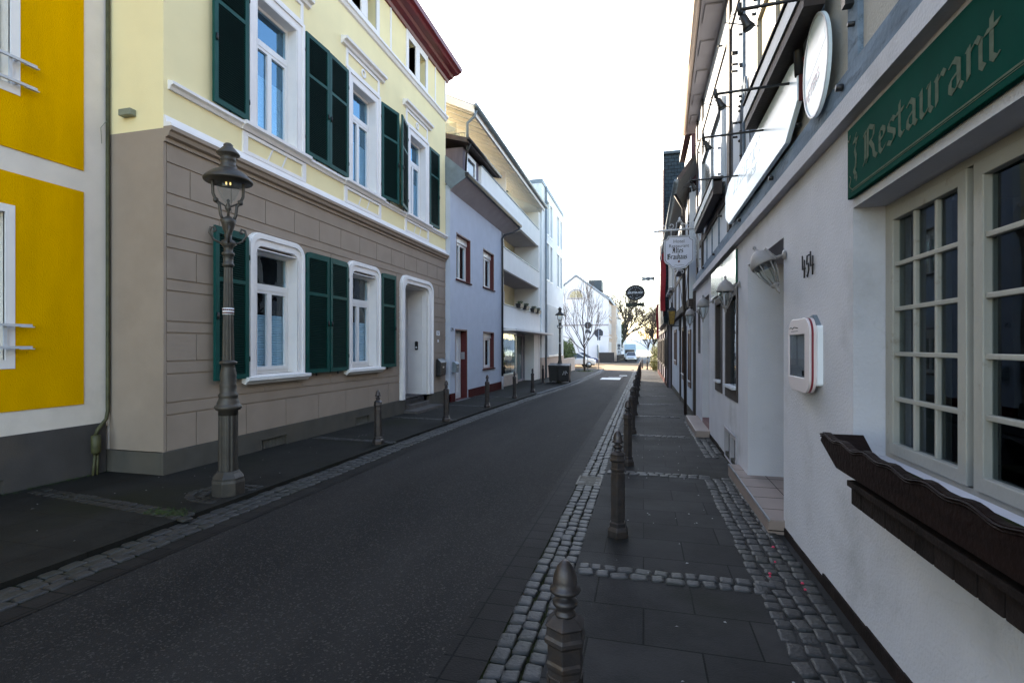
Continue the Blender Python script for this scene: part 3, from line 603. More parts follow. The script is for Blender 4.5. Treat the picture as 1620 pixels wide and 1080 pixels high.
def louvre(y0, y1, z0, z1, hinge, ang=0, rr_=0):
    """a louvred leaf hanging beside its window"""
    hy = hinge; ca, sa = math.cos(R(ang)), math.sin(R(ang)); sg = 1 if y1 > hy+.01 and abs(y0-hy) < .05 else -1
    def g_(o, y, z): d = (y-hy); return (X2+.045+o*ca+abs(d)*sa, hy+d*ca-(o*sa*sg), z)
    fr = MB(g_); t_ = .075
    if rr_:
        top = [(y0, z0), (y1, z0)]
        if sg > 0: top += [(y1-.002, z1)]+[(y0+.10-.10*math.sin(R(q)), z1-.10+.10*math.cos(R(q))) for q in (0, 30, 60, 90)]
        else: top += [(y1-.10+.10*math.cos(R(q)), z1-.10+.10*math.sin(R(q))) for q in (0, 30, 60, 90)]+[(y0+.002, z1)]
        inn = [(min(max(a, y0+t_), y1-t_), min(max(b, z0+t_), z1-t_*1.4)) for a, b in top]
    else: top = [(y0, z0), (y1, z0), (y1, z1), (y0, z1)]; inn = [(y0+t_, z0+t_), (y1-t_, z0+t_), (y1-t_, z1-t_), (y0+t_, z1-t_)]
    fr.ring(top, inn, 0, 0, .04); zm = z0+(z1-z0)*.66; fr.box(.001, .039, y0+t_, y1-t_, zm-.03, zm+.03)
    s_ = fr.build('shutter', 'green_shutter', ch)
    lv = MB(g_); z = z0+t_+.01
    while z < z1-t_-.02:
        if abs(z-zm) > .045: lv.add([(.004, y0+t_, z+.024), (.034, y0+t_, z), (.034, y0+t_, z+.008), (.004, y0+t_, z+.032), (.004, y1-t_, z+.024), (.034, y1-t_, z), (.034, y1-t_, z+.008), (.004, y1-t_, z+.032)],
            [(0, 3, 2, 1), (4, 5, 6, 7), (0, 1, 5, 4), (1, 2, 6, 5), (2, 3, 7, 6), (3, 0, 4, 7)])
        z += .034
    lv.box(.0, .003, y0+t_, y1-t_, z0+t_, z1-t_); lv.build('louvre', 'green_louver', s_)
    h = MB(g_)
    for zz in (z0+.3, z1-.35): h.lathe([(.016, -.04), (.02, 0), (.016, .04)], (.02, hy-.02*sg, zz), 6)
    yl = y1-.04 if sg > 0 else y0+.04
    h.lathe([(.014, -.05), (.018, 0), (.012, .05)], (.05, yl, z0+(z1-z0)*.42), 6); h.box(-.02, .0, (y0+y1)/2-.01, (y0+y1)/2+.01, z0-.06, z0+.01)
    h.build('fitting', 'black_metal', s_)
def panes(y0, y1, z0, z1, o, par, trans=.71, bl=.5, mmat='white_paint', gm='window_glass'):
    """casement window: fixed light above, two sashes below, half-height blinds"""
    zt = z0+(z1-z0)*trans; c = (y0+y1)/2
    mb = MB(f); w_ = .06
    mb.ring([(y0, z0), (y1, z0), (y1, z1), (y0, z1)], [(y0+w_, z0+w_), (y1-w_, z0+w_), (y1-w_, z1-w_), (y0+w_, z1-w_)], 0, o-.06, o)
    mb.box(o-.055, o+.02, y0+w_, y1-w_, zt-.05, zt+.05)
    for a, b in ((y0+w_, c), (c, y1-w_)): mb.ring([(a, z0+w_), (b, z0+w_), (b, zt-.05), (a, zt-.05)], [(a+.05, z0+w_+.06), (b-.05, z0+w_+.06), (b-.05, zt-.10), (a+.05, zt-.10)], 0, o-.04, o+.012)
    mb.build('frame', mmat, par)
    MB(f).box(o-.03, o-.025, y0+w_, y1-w_, z0+w_, z1-w_).build('pane', gm, par)
    mb = MB(f); hw = (y1-y0)/2; [mb.box(o-.10, .045, a, b, z0, z1) for a, b in ((c-hw+.002, c-hw+.016), (c+hw-.016, c+hw-.002))]; mb.box(o-.10, .045, c-hw+.016, c+hw-.016, z1-.014, z1); mb.build('reveal_lining', 'trim_white', par)
    zb = z0+w_+(zt-z0-w_)*.66; mb = MB(f); q = z0+w_
    while q < zb: mb.add([(o-.085, y0+w_, q), (o-.085, y1-w_, q), (o-.065, y1-w_, q+.02), (o-.065, y0+w_, q+.02)], [(0, 1, 2, 3)]); mb.add([(o-.065, y0+w_, q+.02), (o-.065, y1-w_, q+.02), (o-.085, y1-w_, q+.04), (o-.085, y0+w_, q+.04)], [(0, 1, 2, 3)]); q += .04
    mb.build('blind', 'blind', par, recalc=False)
    room(f, y0-.03, y1+.03, z0-.03, z1+.03, -.262, -.9, par)
for c in GC:
    out = rrect(c-.68, c+.68, 1.08, 3.47, .24); inn = rrect(c-.52, c+.52, 1.20, 3.27, .16)
    mb = MB(f); mb.ring(out, inn, 0, -.02, .055); o2 = rrect(c-.66, c+.66, 1.08, 3.45, .22); i2 = rrect(c-.60, c+.60, 1.15, 3.38, .20); mb.ring(o2, i2, 0, .055, .08)
    wn = mb.build('window', 'trim_white', ch)
    panes(c-.50, c+.50, 1.20, 3.22, -.14, wn)
    mould(MB(f), [(-.02, 1.10), (.07, 1.06), (.10, 1.10), (.14, 1.12), (.14, 1.17), (-.2, 1.20), (-.2, 1.1)], c-.76, c+.76).build('sill', 'white_paint', wn)
    louvre(c-1.37, c-.70, 1.16, 3.38, c-.70, 2, 1); louvre(c+.70, c+1.37, 1.16, 3.38, c+.70, 2, 1)
for i, c in enumerate(UC):
    mb = MB(f); o_ = [(c-.67, 5.13), (c+.67, 5.13), (c+.67, 7.45), (c-.67, 7.45)]
    mb.ring(o_, [(c-.50, 5.15), (c+.50, 5.15), (c+.50, 7.26), (c-.50, 7.26)], 0, -.01, .05); mb.ring([(c-.67, 5.13), (c+.67, 5.13), (c+.67, 7.45), (c-.67, 7.45)], [(c-.61, 5.15), (c+.61, 5.15), (c+.61, 7.39), (c-.61, 7.39)], 0, .05, .075)
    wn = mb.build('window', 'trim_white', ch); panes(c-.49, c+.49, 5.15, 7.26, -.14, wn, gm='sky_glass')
    mb = MB(f); mb.ring([(c-.69, 7.47), (c+.69, 7.47), (c+.69, 7.86), (c-.69, 7.86)], [(c-.62, 7.53), (c+.62, 7.53), (c+.62, 7.80), (c-.62, 7.80)], 0, -.01, .025)
    mb.lathe([(.085, -.005), (.10, .02), (.085, .028), (.06, .028), (.045, .02), (.05, -.005)], (0.0, c, 7.665), 18, axis=(1, 0, 0)) ; mb.build('frieze', 'trim_white', wn)
    mould(MB(f), [(0, 7.86), (.06, 7.88), (.08, 7.93), (.14, 7.95), (.15, 8.0), (0, 8.03)], c-.86, c+.86).build('hood', 'trim_white', wn)
    a0 = 14 if i == 2 else 1
    louvre(c-1.375, c-.70, 5.14, 7.37, c-.70, a0); louvre(c+.70, c+1.375, 5.14, 7.37, c+.70, 9 if i == 1 else 2)
mould(MB(f), [(0, 8.66), (.04, 8.68), (.07, 8.74), (.10, 8.76), (.10, 8.81), (0, 8.83)], Y0H, Y1H).build('upper_string_course', 'trim_white', ch)
for c in UC:
    mb = MB(f); mb.ring([(c-.68, 8.84), (c+.68, 8.84), (c+.68, 9.93), (c-.68, 9.93)], [(c-.55, 8.95), (c+.55, 8.95), (c+.55, 9.75), (c-.55, 9.75)], 0, -.01, .03); mb.box(-.24, .035, c-.12, c+.12, 8.95, 9.75)
    wn = mb.build('attic_window', 'trim_white', ch)
    for s_ in (-1, 1):
        a, b = sorted((c+s_*.12, c+s_*.55)); MB(f).ring([(a, 8.95), (b, 8.95), (b, 9.75), (a, 9.75)], [(a+.05, 9.0), (b-.05, 9.0), (b-.05, 9.7), (a+.05, 9.7)], 0, -.24, -.20).build('frame', 'white_paint', wn)
    MB(f).box(-.235, -.23, c-.55, c+.55, 8.95, 9.75).build('pane', 'window_glass', wn); MB(f).box(-.30, -.27, c-.56, c+.56, 8.94, 9.76).build('curtain', 'beige_blind', wn); room(f, c-.6, c+.6, 8.9, 9.8, -.255, -.8, wn, 'grey_room')
mb = MB(f)
for yy in (8.60, 11.37, 14.14): mb.box(-.01, .02, yy+.0, yy+.06, 8.84, 9.93)
mb.box(-.01, .02, Y1H-.08, Y1H, 8.84, 9.93); mb.build('pilaster_strip', 'trim_white', ch)
mould(MB(f), [(0, 9.93), (.05, 9.93), (.08, 10.0), (.20, 10.04), (.24, 10.10), (.38, 10.12), (.42, 10.16), (.50, 10.20), (.52, 10.30), (.48, 10.34), (-.1, 10.34), (-.1, 9.93)], Y0H-.2, Y1H+.12).build('cornice', 'cornice_red', ch)
MB(f).add([(.5, Y0H-.2, 10.345), (.5, Y1H+.1, 10.345), (-5, Y1H+.1, 14.3), (-5, Y0H-.2, 14.3), (-10.4, Y0H-.2, 10.345), (-10.4, Y1H+.1, 10.345)], [(0, 1, 2, 3), (3, 2, 5, 4)]).build('roof', 'brown_roof', ch)
# entrance
mb = MB(f); out = rrect(11.88, 13.90, .285, 3.50, .30); inn = rrect(12.10, 13.64, .285, 3.30, .20); mb.ring(out, inn, 0, -.02, .055)
mb.ring(rrect(11.90, 13.88, .286, 3.48, .28), rrect(11.98, 13.80, .286, 3.40, .26), 0, .055, .085); dr = mb.build('doorway', 'trim_white', ch)
mb = MB(f); mb.box(-.72, -.02, 13.60, 13.62, .285, 3.3); mb.box(-.72, -.02, 12.121, 12.14, .285, 3.3); mb.box(-.72, -.02, 12.14, 13.6, 3.26, 3.28)
for (a, b) in ((.45, 1.62), (1.78, 2.12), (2.24, 3.12)):
    q = MB(lambda x_, z_, y_: (X2+x_, 13.60-y_, z_)); q.ring([(-.6, a), (-.14, a), (-.14, b), (-.6, b)], [(-.57, a+.03), (-.17, a+.03), (-.17, b-.03), (-.57, b-.03)], 2, 0, .012); mb.merge(q)
mb.build('panelled_reveal', 'trim_white', dr)
mb = MB(f); mb.box(-.76, -.72, 12.12, 13.62, .2, 3.28); mb.ring([(12.25, .35), (13.5, .35), (13.5, 2.6), (12.25, 2.6)], [(12.4, .5), (13.35, .5), (13.35, 2.45), (12.4, 2.45)], 0, -.72, -.70); mb.build('door', 'timber_brown', dr)
mb = MB(f); mb.box(-.72, -.10, 12.122, 13.618, -.3, .285); mb.box(-.44, .10, 12.25, 13.60, -.3, .12); mb.box(-.14, .42, 12.05, 13.75, -.3, .0); mb.build('steps', 'stone_step', ch, bevel=.012)
q = MB(lambda x_, z_, y_: (X2+x_, 13.60-y_, z_)); q.prism(rrect(-.37, -.28, 1.55, 1.80, .03, allc=True), 2, .0, .035); ic = q.build('intercom', 'black_plastic', loc=(-6.3, 13.58, 1.55)); tag(ic, 'black intercom panel on the white door reveal of the taupe house', 'intercom')
MB(lambda x_, z_, y_: (X2+x_, 13.60-y_, z_)).box(-.345, -.30, 1.60, 1.65, .035, .04).build('nameplate', 'paper', ic)
hp = MB(f).box(.0, .012, 14.28, 14.50, 1.98, 2.12).build('house_number_plate', 'paper', loc=(X2, 14.39, 1.98)); tag(hp, 'small white house number plate 57 right of the rounded doorway', 'number plate')
text_mesh('digits', '57', .13, (X2+.014, 14.31, 2.0), (0, 1, 0), (0, 0, 1), 'ink', hp)
bp_ = MB(f).box(.0, .012, 14.35, 14.43, 1.78, 1.86).build('bell_plate', 'paper', loc=(X2, 14.39, 1.78)); tag(bp_, 'tiny white bell plate under the number 57', 'bell plate')
def mailbox(loc, w_, h, m_, label):
    t_ = thing('mailbox', loc, label, 'mailbox')
    g_ = lambda o, y, z: (loc[0]+o, loc[1]+y, loc[2]+z)
    MB(g_).prism([(0, 0), (.13, 0), (.15, h*.8), (.06, h), (0, h)], 1, -w_/2, w_/2).build('body', m_, t_, bevel=.012)
    MB(g_).add([(.05, -w_/2-.01, h+.012), (.165, -w_/2-.01, h*.78), (.165, w_/2+.01, h*.78), (.05, w_/2+.01, h+.012), (.05, -w_/2-.01, h), (.155, -w_/2-.01, h*.77), (.155, w_/2+.01, h*.77), (.05, w_/2+.01, h)], [(0, 1, 2, 3), (4, 5, 6, 7), (0, 1, 5, 4), (1, 2, 6, 5), (2, 3, 7, 6), (3, 0, 4, 7)]).build('flap', m_, t_)
    MB(g_).box(.14, .15, -.05, .05, h*.45, h*.55).build('nameplate', 'steel', t_)
mailbox((X2+.022, 14.42, .78), .44, .50, 'black_metal', 'black mailbox with a rounded lid by the corner of the taupe house')
mailbox((-5.84, 15.28, .83), .26, .34, 'zinc', 'grey slanted mailbox left of the red door')

# ---------------------------------------------------------------- pale blue-white house with oxblood reveals
X3 = -5.85; f = F(X3, 1)
bh = thing('blue_white_house', (X3, 18, -.17), 'low pale blue-white house with dark red window reveals, brown roof and dormer', 'house')
WN = [(15.55, 16.95, 3.83, 5.34), (18.40, 19.85, 3.90, 5.36), (18.40, 19.85, .80, 2.22)]
mb = MB(f); wall_sheet(mb, 15.01, 20.98, -.4, 6.7, WN+[(15.45, 16.60, -.10, 2.22)], depth=.28); mb.box(-6, -.01, 20.9, 20.98, -.4, 6.9); mb.add([(0, 15.01, -.4), (-.4, 15.01, -.4), (-.4, 15.01, 6.7), (0, 15.01, 6.7)], [(0, 1, 2, 3)]); mb.build('wall', 'lilac_stucco', bh, recalc=False)
mb = MB(f); wall_rects(mb, [(15.01, 21.0, -.5, .17)], [(15.36, 16.72, -.5, .3)], -.1, .035); mb.build('plinth', 'red_plinth', bh)
for (a, b, c, d) in WN:
    wn = MB(f).ring([(a, c), (b, c), (b, d), (a, d)], [(a+.04, c+.02), (b-.04, c+.02), (b-.04, d-.04), (a+.04, d-.04)], 0, -.26, .004).build('window', 'oxblood_paint', bh)
    mb = MB(f); mb.ring([(a+.04, c+.02), (b-.04, c+.02), (b-.04, d-.24), (a+.04, d-.24)], [(a+.14, c+.12), (b-.14, c+.12), (b-.14, d-.32), (a+.14, d-.32)], 0, -.24, -.16)
    mb.box(-.22, -.16, (a+b)/2-.04, (a+b)/2+.04, c+.12, d-.32); mb.build('frame', 'white_paint', wn)
    MB(f).box(-.22, -.12, a+.04, b-.04, d-.24, d-.04).build('shutter_box', 'white_paint', wn); MB(f).box(-.20, -.195, a+.14, b-.14, c+.1, d-.3).build('pane', 'window_glass', wn)
    room(f, a-.01, b+.01, c-.01, d+.01, -.282, -.7, wn); MB(f).box(-.30, -.29, a+.1, a+.42, c+.1, d-.3).build('curtain', 'curtain', wn)
    MB(f).box(-.05, .05, a-.06, b+.06, c-.04, c+.0).build('sill', 'red_plinth', wn)
dr = MB(f).ring([(15.45, -.10), (16.60, -.10), (16.60, 2.22), (15.45, 2.22)], [(15.47, -.09), (16.56, -.09), (16.56, 2.18), (15.47, 2.18)], 0, -.27, .006).build('doorway', 'oxblood_paint', bh)
mb = MB(f); mb.box(-.28, -.22, 15.47, 16.56, -.09, 2.18); mb.ring([(15.55, .0), (16.4, .0), (16.4, 2.1), (15.55, 2.1)], [(15.7, .15), (16.25, .15), (16.25, 1.95), (15.7, 1.95)], 0, -.22, -.20); mb.build('door', 'white_paint', dr)
MB(f).box(-.28, .12, 15.40, 16.66, -.30, -.095).build('doorstep', 'kerb', dr, bevel=.01)
MB(lambda o, y, z: (X3-.20+o, 16.55-y, z)).box(0, .13, 0, .012, 1.22, 1.46).build('bell_panel', 'steel', dr)
hn = thing('house_number', (X3+.005, 15.2, 2.1), 'dark house number 179 left of the red doorway', 'house number')
text_mesh('digits', '179', .17, (X3+.004, 15.04, 2.12), (0, 1, 0), (0, 0, 1), 'ink', hn)
# eaves, gutter, roof
MB(f).add([(0, 15.0, 6.52), (.50, 15.0, 6.90), (.50, 22.0, 6.90), (0, 22.0, 6.52), (0, 15.0, 6.80), (.50, 15.0, 6.97), (.50, 22.0, 6.97), (0, 22.0, 6.8)], [(0, 1, 2, 3), (4, 5, 6, 7), (0, 1, 5, 4), (1, 2, 6, 5), (2, 3, 7, 6), (3, 0, 4, 7)]).build('soffit', 'soffit_grey', bh)
MB(f).add([(.02, 14.97, 6.56), (.52, 14.97, 6.86), (.52, 14.97, 7.06), (-1.8, 14.97, 9.0), (-1.8, 14.97, 8.8), (.02, 15.005, 6.56), (.52, 15.005, 6.86), (.52, 15.005, 7.06), (-1.8, 15.005, 9.0), (-1.8, 15.005, 8.8)], [(0, 1, 2, 3, 4), (9, 8, 7, 6, 5), (0, 1, 6, 5), (1, 2, 7, 6), (2, 3, 8, 7), (3, 4, 9, 8), (4, 0, 5, 9)]).build('barge_board', 'zinc', bh)
rf = MB(f)
for i in range(10):                      # tile courses
    a, b = .50-.21*i, .50-.21*(i+1)-.03; z0, z1 = 6.99+.175*i, 6.99+.175*(i+1)+.01
    rf.add([(a, 14.98, z0), (a, 22.05, z0), (b, 22.05, z1), (b, 14.98, z1), (a, 14.98, z0+.05), (a, 22.05, z0+.05), (b, 22.05, z1+.02), (b, 14.98, z1+.02)], [(0, 1, 2, 3), (4, 5, 6, 7), (0, 1, 5, 4), (1, 2, 6, 5), (2, 3, 7, 6), (3, 0, 4, 7)])
rf.build('roof', 'brown_roof', bh)
mb = MB(f); mb.add([(.50, 14.95, 7.03), (.62, 14.95, 7.03), (.64, 14.95, 6.97), (.60, 14.95, 6.90), (.52, 14.95, 6.90), (.50, 22.1, 7.03), (.62, 22.1, 7.03), (.64, 22.1, 6.97), (.60, 22.1, 6.90), (.52, 22.1, 6.90)], [(0, 1, 2, 3, 4), (9, 8, 7, 6, 5), (0, 1, 6, 5), (1, 2, 7, 6), (2, 3, 8, 7), (3, 4, 9, 8), (4, 0, 5, 9)]); mb.build('gutter', 'black_metal', bh)
mb = MB(f); mb.tube([(.57, 21.9, 6.92), (.57, 21.8, 6.75), (.40, 21.4, 6.55), (.12, 20.95, 6.35), (.07, 20.88, 6.2), (.07, 20.88, .4)], .045); mb.build('downpipe', 'black_metal', bh)
MB(f).tube([(.07, 20.88, .4), (.07, 20.88, -.3)], .05).build('standpipe', 'soffit_grey', bh)
# dormer
dm = MB(f); dm.box(-1.8, -.12, 16.5, 19.75, 7.3, 8.45); dm = dm.build('dormer', 'cheek_grey', bh)
for (a, b) in ((16.75, 17.75), (18.35, 19.35)):
    MB(f).ring([(a, 7.55), (b, 7.55), (b, 8.35), (a, 8.35)], [(a+.09, 7.64), (b-.09, 7.64), (b-.09, 8.22), (a+.09, 8.22)], 0, -.13, -.06).build('window_frame', 'white_paint', dm); MB(f).box(-.12, -.10, a+.08, b-.08, 7.6, 8.3).build('pane', 'car_glass', dm)
mb = MB(f); mb.add([(.18, 16.2, 8.46), (.18, 20.0, 8.46), (-1.9, 20.0, 9.05), (-1.9, 16.2, 9.05), (.18, 16.2, 8.62), (.18, 20.0, 8.62), (-1.9, 20.0, 9.22), (-1.9, 16.2, 9.22)], [(0, 1, 2, 3), (4, 5, 6, 7), (0, 1, 5, 4), (1, 2, 6, 5), (2, 3, 7, 6), (3, 0, 4, 7)]); mb.build('dormer_roof', 'brown_roof', dm)
mb = MB(f); mb.tube([(.22, 16.1, 8.55), (.22, 20.1, 8.55)], .06); mb.tube([(.20, 16.4, 8.5), (.0, 16.55, 8.25), (-.05, 16.55, 7.4)], .035); mb.build('dormer_gutter', 'black_metal', dm)

# ---------------------------------------------------------------- cream apartment block with balconies
f = F(X3, 1)
ab = thing('apartment_block', (X3, 25, -.24), 'cream apartment block with long white balconies over a shop window', 'apartment building')
mb = MB(f); mb.box(-1.65, -1.45, 20.99, 29.0, 2.4, 9.9); mb.box(-9, -1.66, 16.95, 29.0, 6.6, 9.6); mb.box(-9, -1.66, 20.99, 29.0, -.5, 6.6); mb.build('back_wall', 'balcony_yellow', ab)
MB(f).box(-9, .0, 28.95, 29.35, -.5, 9.4).build('side_wall', 'warm_cream', ab); MB(f).box(-1.45, -.05, 20.985, 21.25, -.5, 6.1).build('side_wall', 'warm_cream', ab)
for (y0, z0, z1) in ((21.05, 2.46, 3.47), (21.05, 5.0, 5.93), (18.2, 7.42, 8.36)):
    b_ = MB(f).box(-.14, .0, y0, 28.95, z0, z1).build('balcony', 'warm_cream', ab)
    MB(f).box(-1.45, -.14, y0, 28.95, z0-.001, z0+.14).build('floor_slab', 'soffit_grey', b_); MB(f).box(-.16, .03, y0, 28.96, z1, z1+.035).build('coping', 'zinc', b_)
for zf in (2.6, 5.14):
    for a, b in ((23.4, 24.9), (25.6, 26.5)):
        wn = MB(f).ring([(a, zf+.1), (b, zf+.1), (b, zf+2.0), (a, zf+2.0)], [(a+.1, zf+.2), (b-.1, zf+.2), (b-.1, zf+1.9), (a+.1, zf+1.9)], 0, -1.46, -1.36).build('balcony_window', 'white_paint', ab); MB(f).box(-1.45, -1.42, a+.05, b-.05, zf+.15, zf+1.95).build('pane', 'car_glass', wn)
for zf, y in ((3.47, 22.4), (5.93, 22.4), (8.36, 22.8)):
    MB(f).box(-1.42, -.30, y, y+.04, zf-.3, zf+1.35).build('divider_panel', 'trim_white', ab); MB(f).ring([(-1.0, zf-.2), (-.32, zf-.2), (-.32, zf+1.4), (-1.0, zf+1.4)], [(-.95, zf-.2), (-.37, zf-.2), (-.37, zf+1.35), (-.95, zf+1.35)], 1, y-.02, y+.0) if 0 else None
wn = MB(lambda x_, z_, y_: (X3+x_, y_, z_)).ring([(-1.4, 8.3), (-.35, 8.3), (-.35, 9.5), (-1.4, 9.5)], [(-1.33, 8.37), (-.42, 8.37), (-.42, 9.43), (-1.33, 9.43)], 2, 17.6, 17.65).build('terrace_screen', 'white_paint', ab); MB(lambda x_, z_, y_: (X3+x_, y_, z_)).box(-1.35, -.4, 8.35, 9.45, 17.62, 17.63).build('pane', 'old_glass', wn)
# big roof with a boarded overhang
rz = lambda o: 9.72-.47*(o-.30)
mb = MB(f); mb.add([(.32, 16.5, 9.72), (.32, 29.5, 9.72), (-7, 29.5, 13.16), (-7, 16.5, 13.16), (.32, 16.5, 9.84), (.32, 29.5, 9.84), (-7, 29.5, 13.28), (-7, 16.5, 13.28)], [(0, 1, 2, 3), (4, 5, 6, 7), (0, 1, 5, 4), (1, 2, 6, 5), (2, 3, 7, 6), (3, 0, 4, 7)]); mb.build('roof', 'zinc', ab)
mb = MB(f); y = 16.7
while y < 29.4: mb.add([(.20, y, 9.60), (.20, y+.10, 9.60), (-1.66, y+.10, 10.48), (-1.66, y, 10.48), (.20, y, 9.74), (.20, y+.10, 9.74), (-1.66, y+.10, 10.62), (-1.66, y, 10.62)], [(0, 1, 2, 3), (4, 5, 6, 7), (0, 1, 5, 4), (1, 2, 6, 5), (2, 3, 7, 6), (3, 0, 4, 7)]); y += .62
mb.box(.18, .26, 16.5, 29.5, 9.56, 9.74); mb.build('rafter', 'trim_white', ab)
mb = MB(f); mb.add([(.30, 16.46, 9.55), (-2.2, 16.46, 10.73), (-2.2, 16.46, 10.98), (.30, 16.46, 9.80), (.30, 16.52, 9.55), (-2.2, 16.52, 10.73), (-2.2, 16.52, 10.98), (.30, 16.52, 9.80)], [(0, 1, 2, 3), (4, 5, 6, 7), (0, 1, 5, 4), (1, 2, 6, 5), (2, 3, 7, 6), (3, 0, 4, 7)]); mb.build('barge_board', 'warm_cream', ab)
MB(f).tube([(.37, 16.4, 9.78), (.37, 29.6, 9.78)], .075).build('gutter', 'zinc', ab)
MB(f).tube([(.33, 16.6, 9.7), (.25, 16.62, 9.5), (.0, 16.62, 9.3), (.0, 16.62, 8.4)], .05).build('downpipe', 'zinc', ab)
# glass balustrade of the roof terrace beside the shuttered house
q = MB(f); q.box(-1.6, -.55, 17.0, 17.03, 8.9, 9.55); q.build('glass_balustrade', 'old_glass', ab)
# shop front
MB(f).box(-.9, .62, 21.2, 30.4, 2.33, 2.42).build('canopy', 'trim_white', ab)
mb = MB(f); mb.box(-.6, -.02, 27.75, 28.95, -.5, 2.4); mb.build('pier', 'warm_cream', ab)
mb = MB(f); mb.box(-.55, -.25, 21.25, 24.9, -.5, .30); mb.build('stall_riser', 'pink_stone', ab)
mb = MB(f); mb.ring([(21.25, .30), (24.9, .30), (24.9, 2.33), (21.25, 2.33)], [(21.32, .37), (24.83, .37), (24.83, 2.25), (21.32, 2.25)], 0, -.40, -.32); wn = mb.build('shop_window', 'steel', ab)
MB(f).box(-.37, -.36, 21.3, 24.85, .35, 2.3).build('pane', 'window_glass', wn); MB(f).box(-1.6, -1.5, 21.0, 28.8, -.3, 2.4).build('shop_interior', 'grey_room', wn)
mb = MB(f)
for a, b in ((25.0, 25.6), (25.65, 27.1), (27.15, 27.7)): mb.ring([(a, -.25), (b, -.25), (b, 2.3), (a, 2.3)], [(a+.12, -.1), (b-.12, -.1), (b-.12, 2.18), (a+.12, 2.18)], 0, -.60, -.52)
dd = mb.build('shop_door', 'soffit_grey', ab); MB(f).box(-.57, -.56, 25.0, 27.7, -.2, 2.25).build('pane', 'window_glass', dd)
MB(f).box(-.52, -.46, 26.3, 26.34, .7, 1.2).build('handle', 'steel', dd)
def leaves(mb, c, rad, n, size, seed=1, flat=.0):
    rr = random.Random(seed)
    for _ in range(n):
        while True:
            v = Vector((rr.uniform(-1, 1), rr.uniform(-1, 1), rr.uniform(-1, 1)))
            if .25 < v.length < 1: break
        v *= 1+.25*math.sin(v.x*9+v.z*7+seed)
        p_ = Vector((c[0]+v.x*rad[0], c[1]+v.y*rad[1], c[2]+v.z*rad[2])); a = Vector((rr.gauss(0, 1), rr.gauss(0, 1), rr.gauss(0, 1))).normalized(); b = a.orthogonal().normalized(); s_ = size*rr.uniform(.6, 1.4)
        mb.add([tuple(p_-a*s_), tuple(p_+b*s_*.5), tuple(p_+a*s_), tuple(p_-b*s_*.5)], [(0, 1, 2, 3)])
    return mb
tp = thing('topiary', (-6.55, 22.4, .3), 'round clipped topiary ball in a pot inside the shop window', 'plant')
leaves(MB(), (-6.55, 22.4, 1.05), (.42, .45, .42), 900, .05, 3).build('foliage', 'leaf_yellow', tp, recalc=False); MB().tube([(-6.55, 22.4, .3), (-6.55, 22.4, .8)], .03).build('stem', 'bark', tp)
MB().lathe([(.12, -.2), (.18, .3), (.2, .32), (.15, .33)], (-6.55, 22.4, .0), 14).build('pot', 'lamp_white', tp)
pnames = ['leftmost of the four dark flower boxes on the cream balcony', 'second flower box from the left on the cream balcony', 'third flower box from the left on the cream balcony', 'rightmost flower box on the cream balcony, by the pier']
pl0 = None
for i, y in enumerate((24.0, 25.3, 27.2, 28.4)):
    if i == 0:
        pl0 = thing('flower_box', (-5.78, y, 3.5), pnames[0], 'flower box', 'flower boxes on the balcony rail')
        MB().add([(-5.86, y-.32, 3.50), (-5.68, y-.32, 3.50), (-5.68, y+.32, 3.50), (-5.86, y+.32, 3.50), (-5.90, y-.36, 3.70), (-5.64, y-.36, 3.70), (-5.64, y+.36, 3.70), (-5.90, y+.36, 3.70)], [(3, 2, 1, 0), (4, 5, 6, 7), (0, 1, 5, 4), (1, 2, 6, 5), (2, 3, 7, 6), (3, 0, 4, 7)]).build('box', 'black_plastic', pl0)
        leaves(MB(), (-5.77, y, 3.74), (.13, .32, .10), 160, .035, 5).build('plants', 'leaf_dark', pl0, recalc=False)
    else: copy_thing(pl0, (-5.78, y, 3.5), pnames[i])

# ---------------------------------------------------------------- white modern building with tall windows
X5 = -5.75; f = F(X5, 1)
wb = thing('modern_building', (X5, 33.6, -.3), 'white flat-roofed modern building with tall paired windows and vertical fins', 'building')
wn_ = [(30.8, 31.75, 8.5, 10.7), (32.0, 32.95, 8.5, 10.7), (30.8, 31.75, 5.7, 8.1), (32.0, 32.95, 5.7, 8.1), (34.7, 35.7, 8.5, 10.7), (36.0, 37.0, 8.5, 10.7), (34.7, 35.7, 5.7, 8.1), (36.0, 37.0, 5.7, 8.1)]
mb = MB(f); wall_sheet(mb, 29.4, 37.7, 1.0, 11.2, wn_+[(31.1, 36.4, 1.15, 4.1)], depth=.22); mb.box(-9, -.25, 29.4, 37.68, 1.0, 11.2); mb.box(-.24, -.001, 29.4, 29.45, 1.0, 11.2); mb.box(-.24, -.001, 37.64, 37.69, 1.0, 11.2); mb.build('wall', 'pale_blue_render', wb, recalc=False)
MB(f).box(-9.05, .05, 29.38, 37.75, 11.2, 11.45).build('roof_edge', 'zinc', wb); MB(f).box(-9, .04, 29.38, 37.74, -.6, 1.0).build('plinth', 'pink_stone', wb)
for a, b, c, d in wn_:
    wn = MB(f).ring([(a, c), (b, c), (b, d), (a, d)], [(a+.08, c+.08), (b-.08, c+.08), (b-.08, d-.08), (a+.08, d-.08)], 0, -.2, .03).build('window', 'white_paint', wb); MB(f).box(-.2, -.15, a+.05, b-.05, c+.05, d-.05).build('pane', 'teal_pane', wn)
mb = MB(f)
for i in range(13): y = 31.1+5.3*i/12; mb.box(-.2, .10, y-.05, y+.05, 1.1, 4.25)
mb.box(-.2, .12, 31.0, 36.5, 1.0, 1.12); mb.build('fins', 'white_paint', wb); MB(f).box(-.24, -.19, 31.1, 36.4, 1.15, 4.1).build('strip_glazing', 'teal_pane', wb)
MB(f).tube([(.09, 30.25, 11.2), (.09, 30.25, -.3)], .06).build('downpipe', 'zinc', wb)
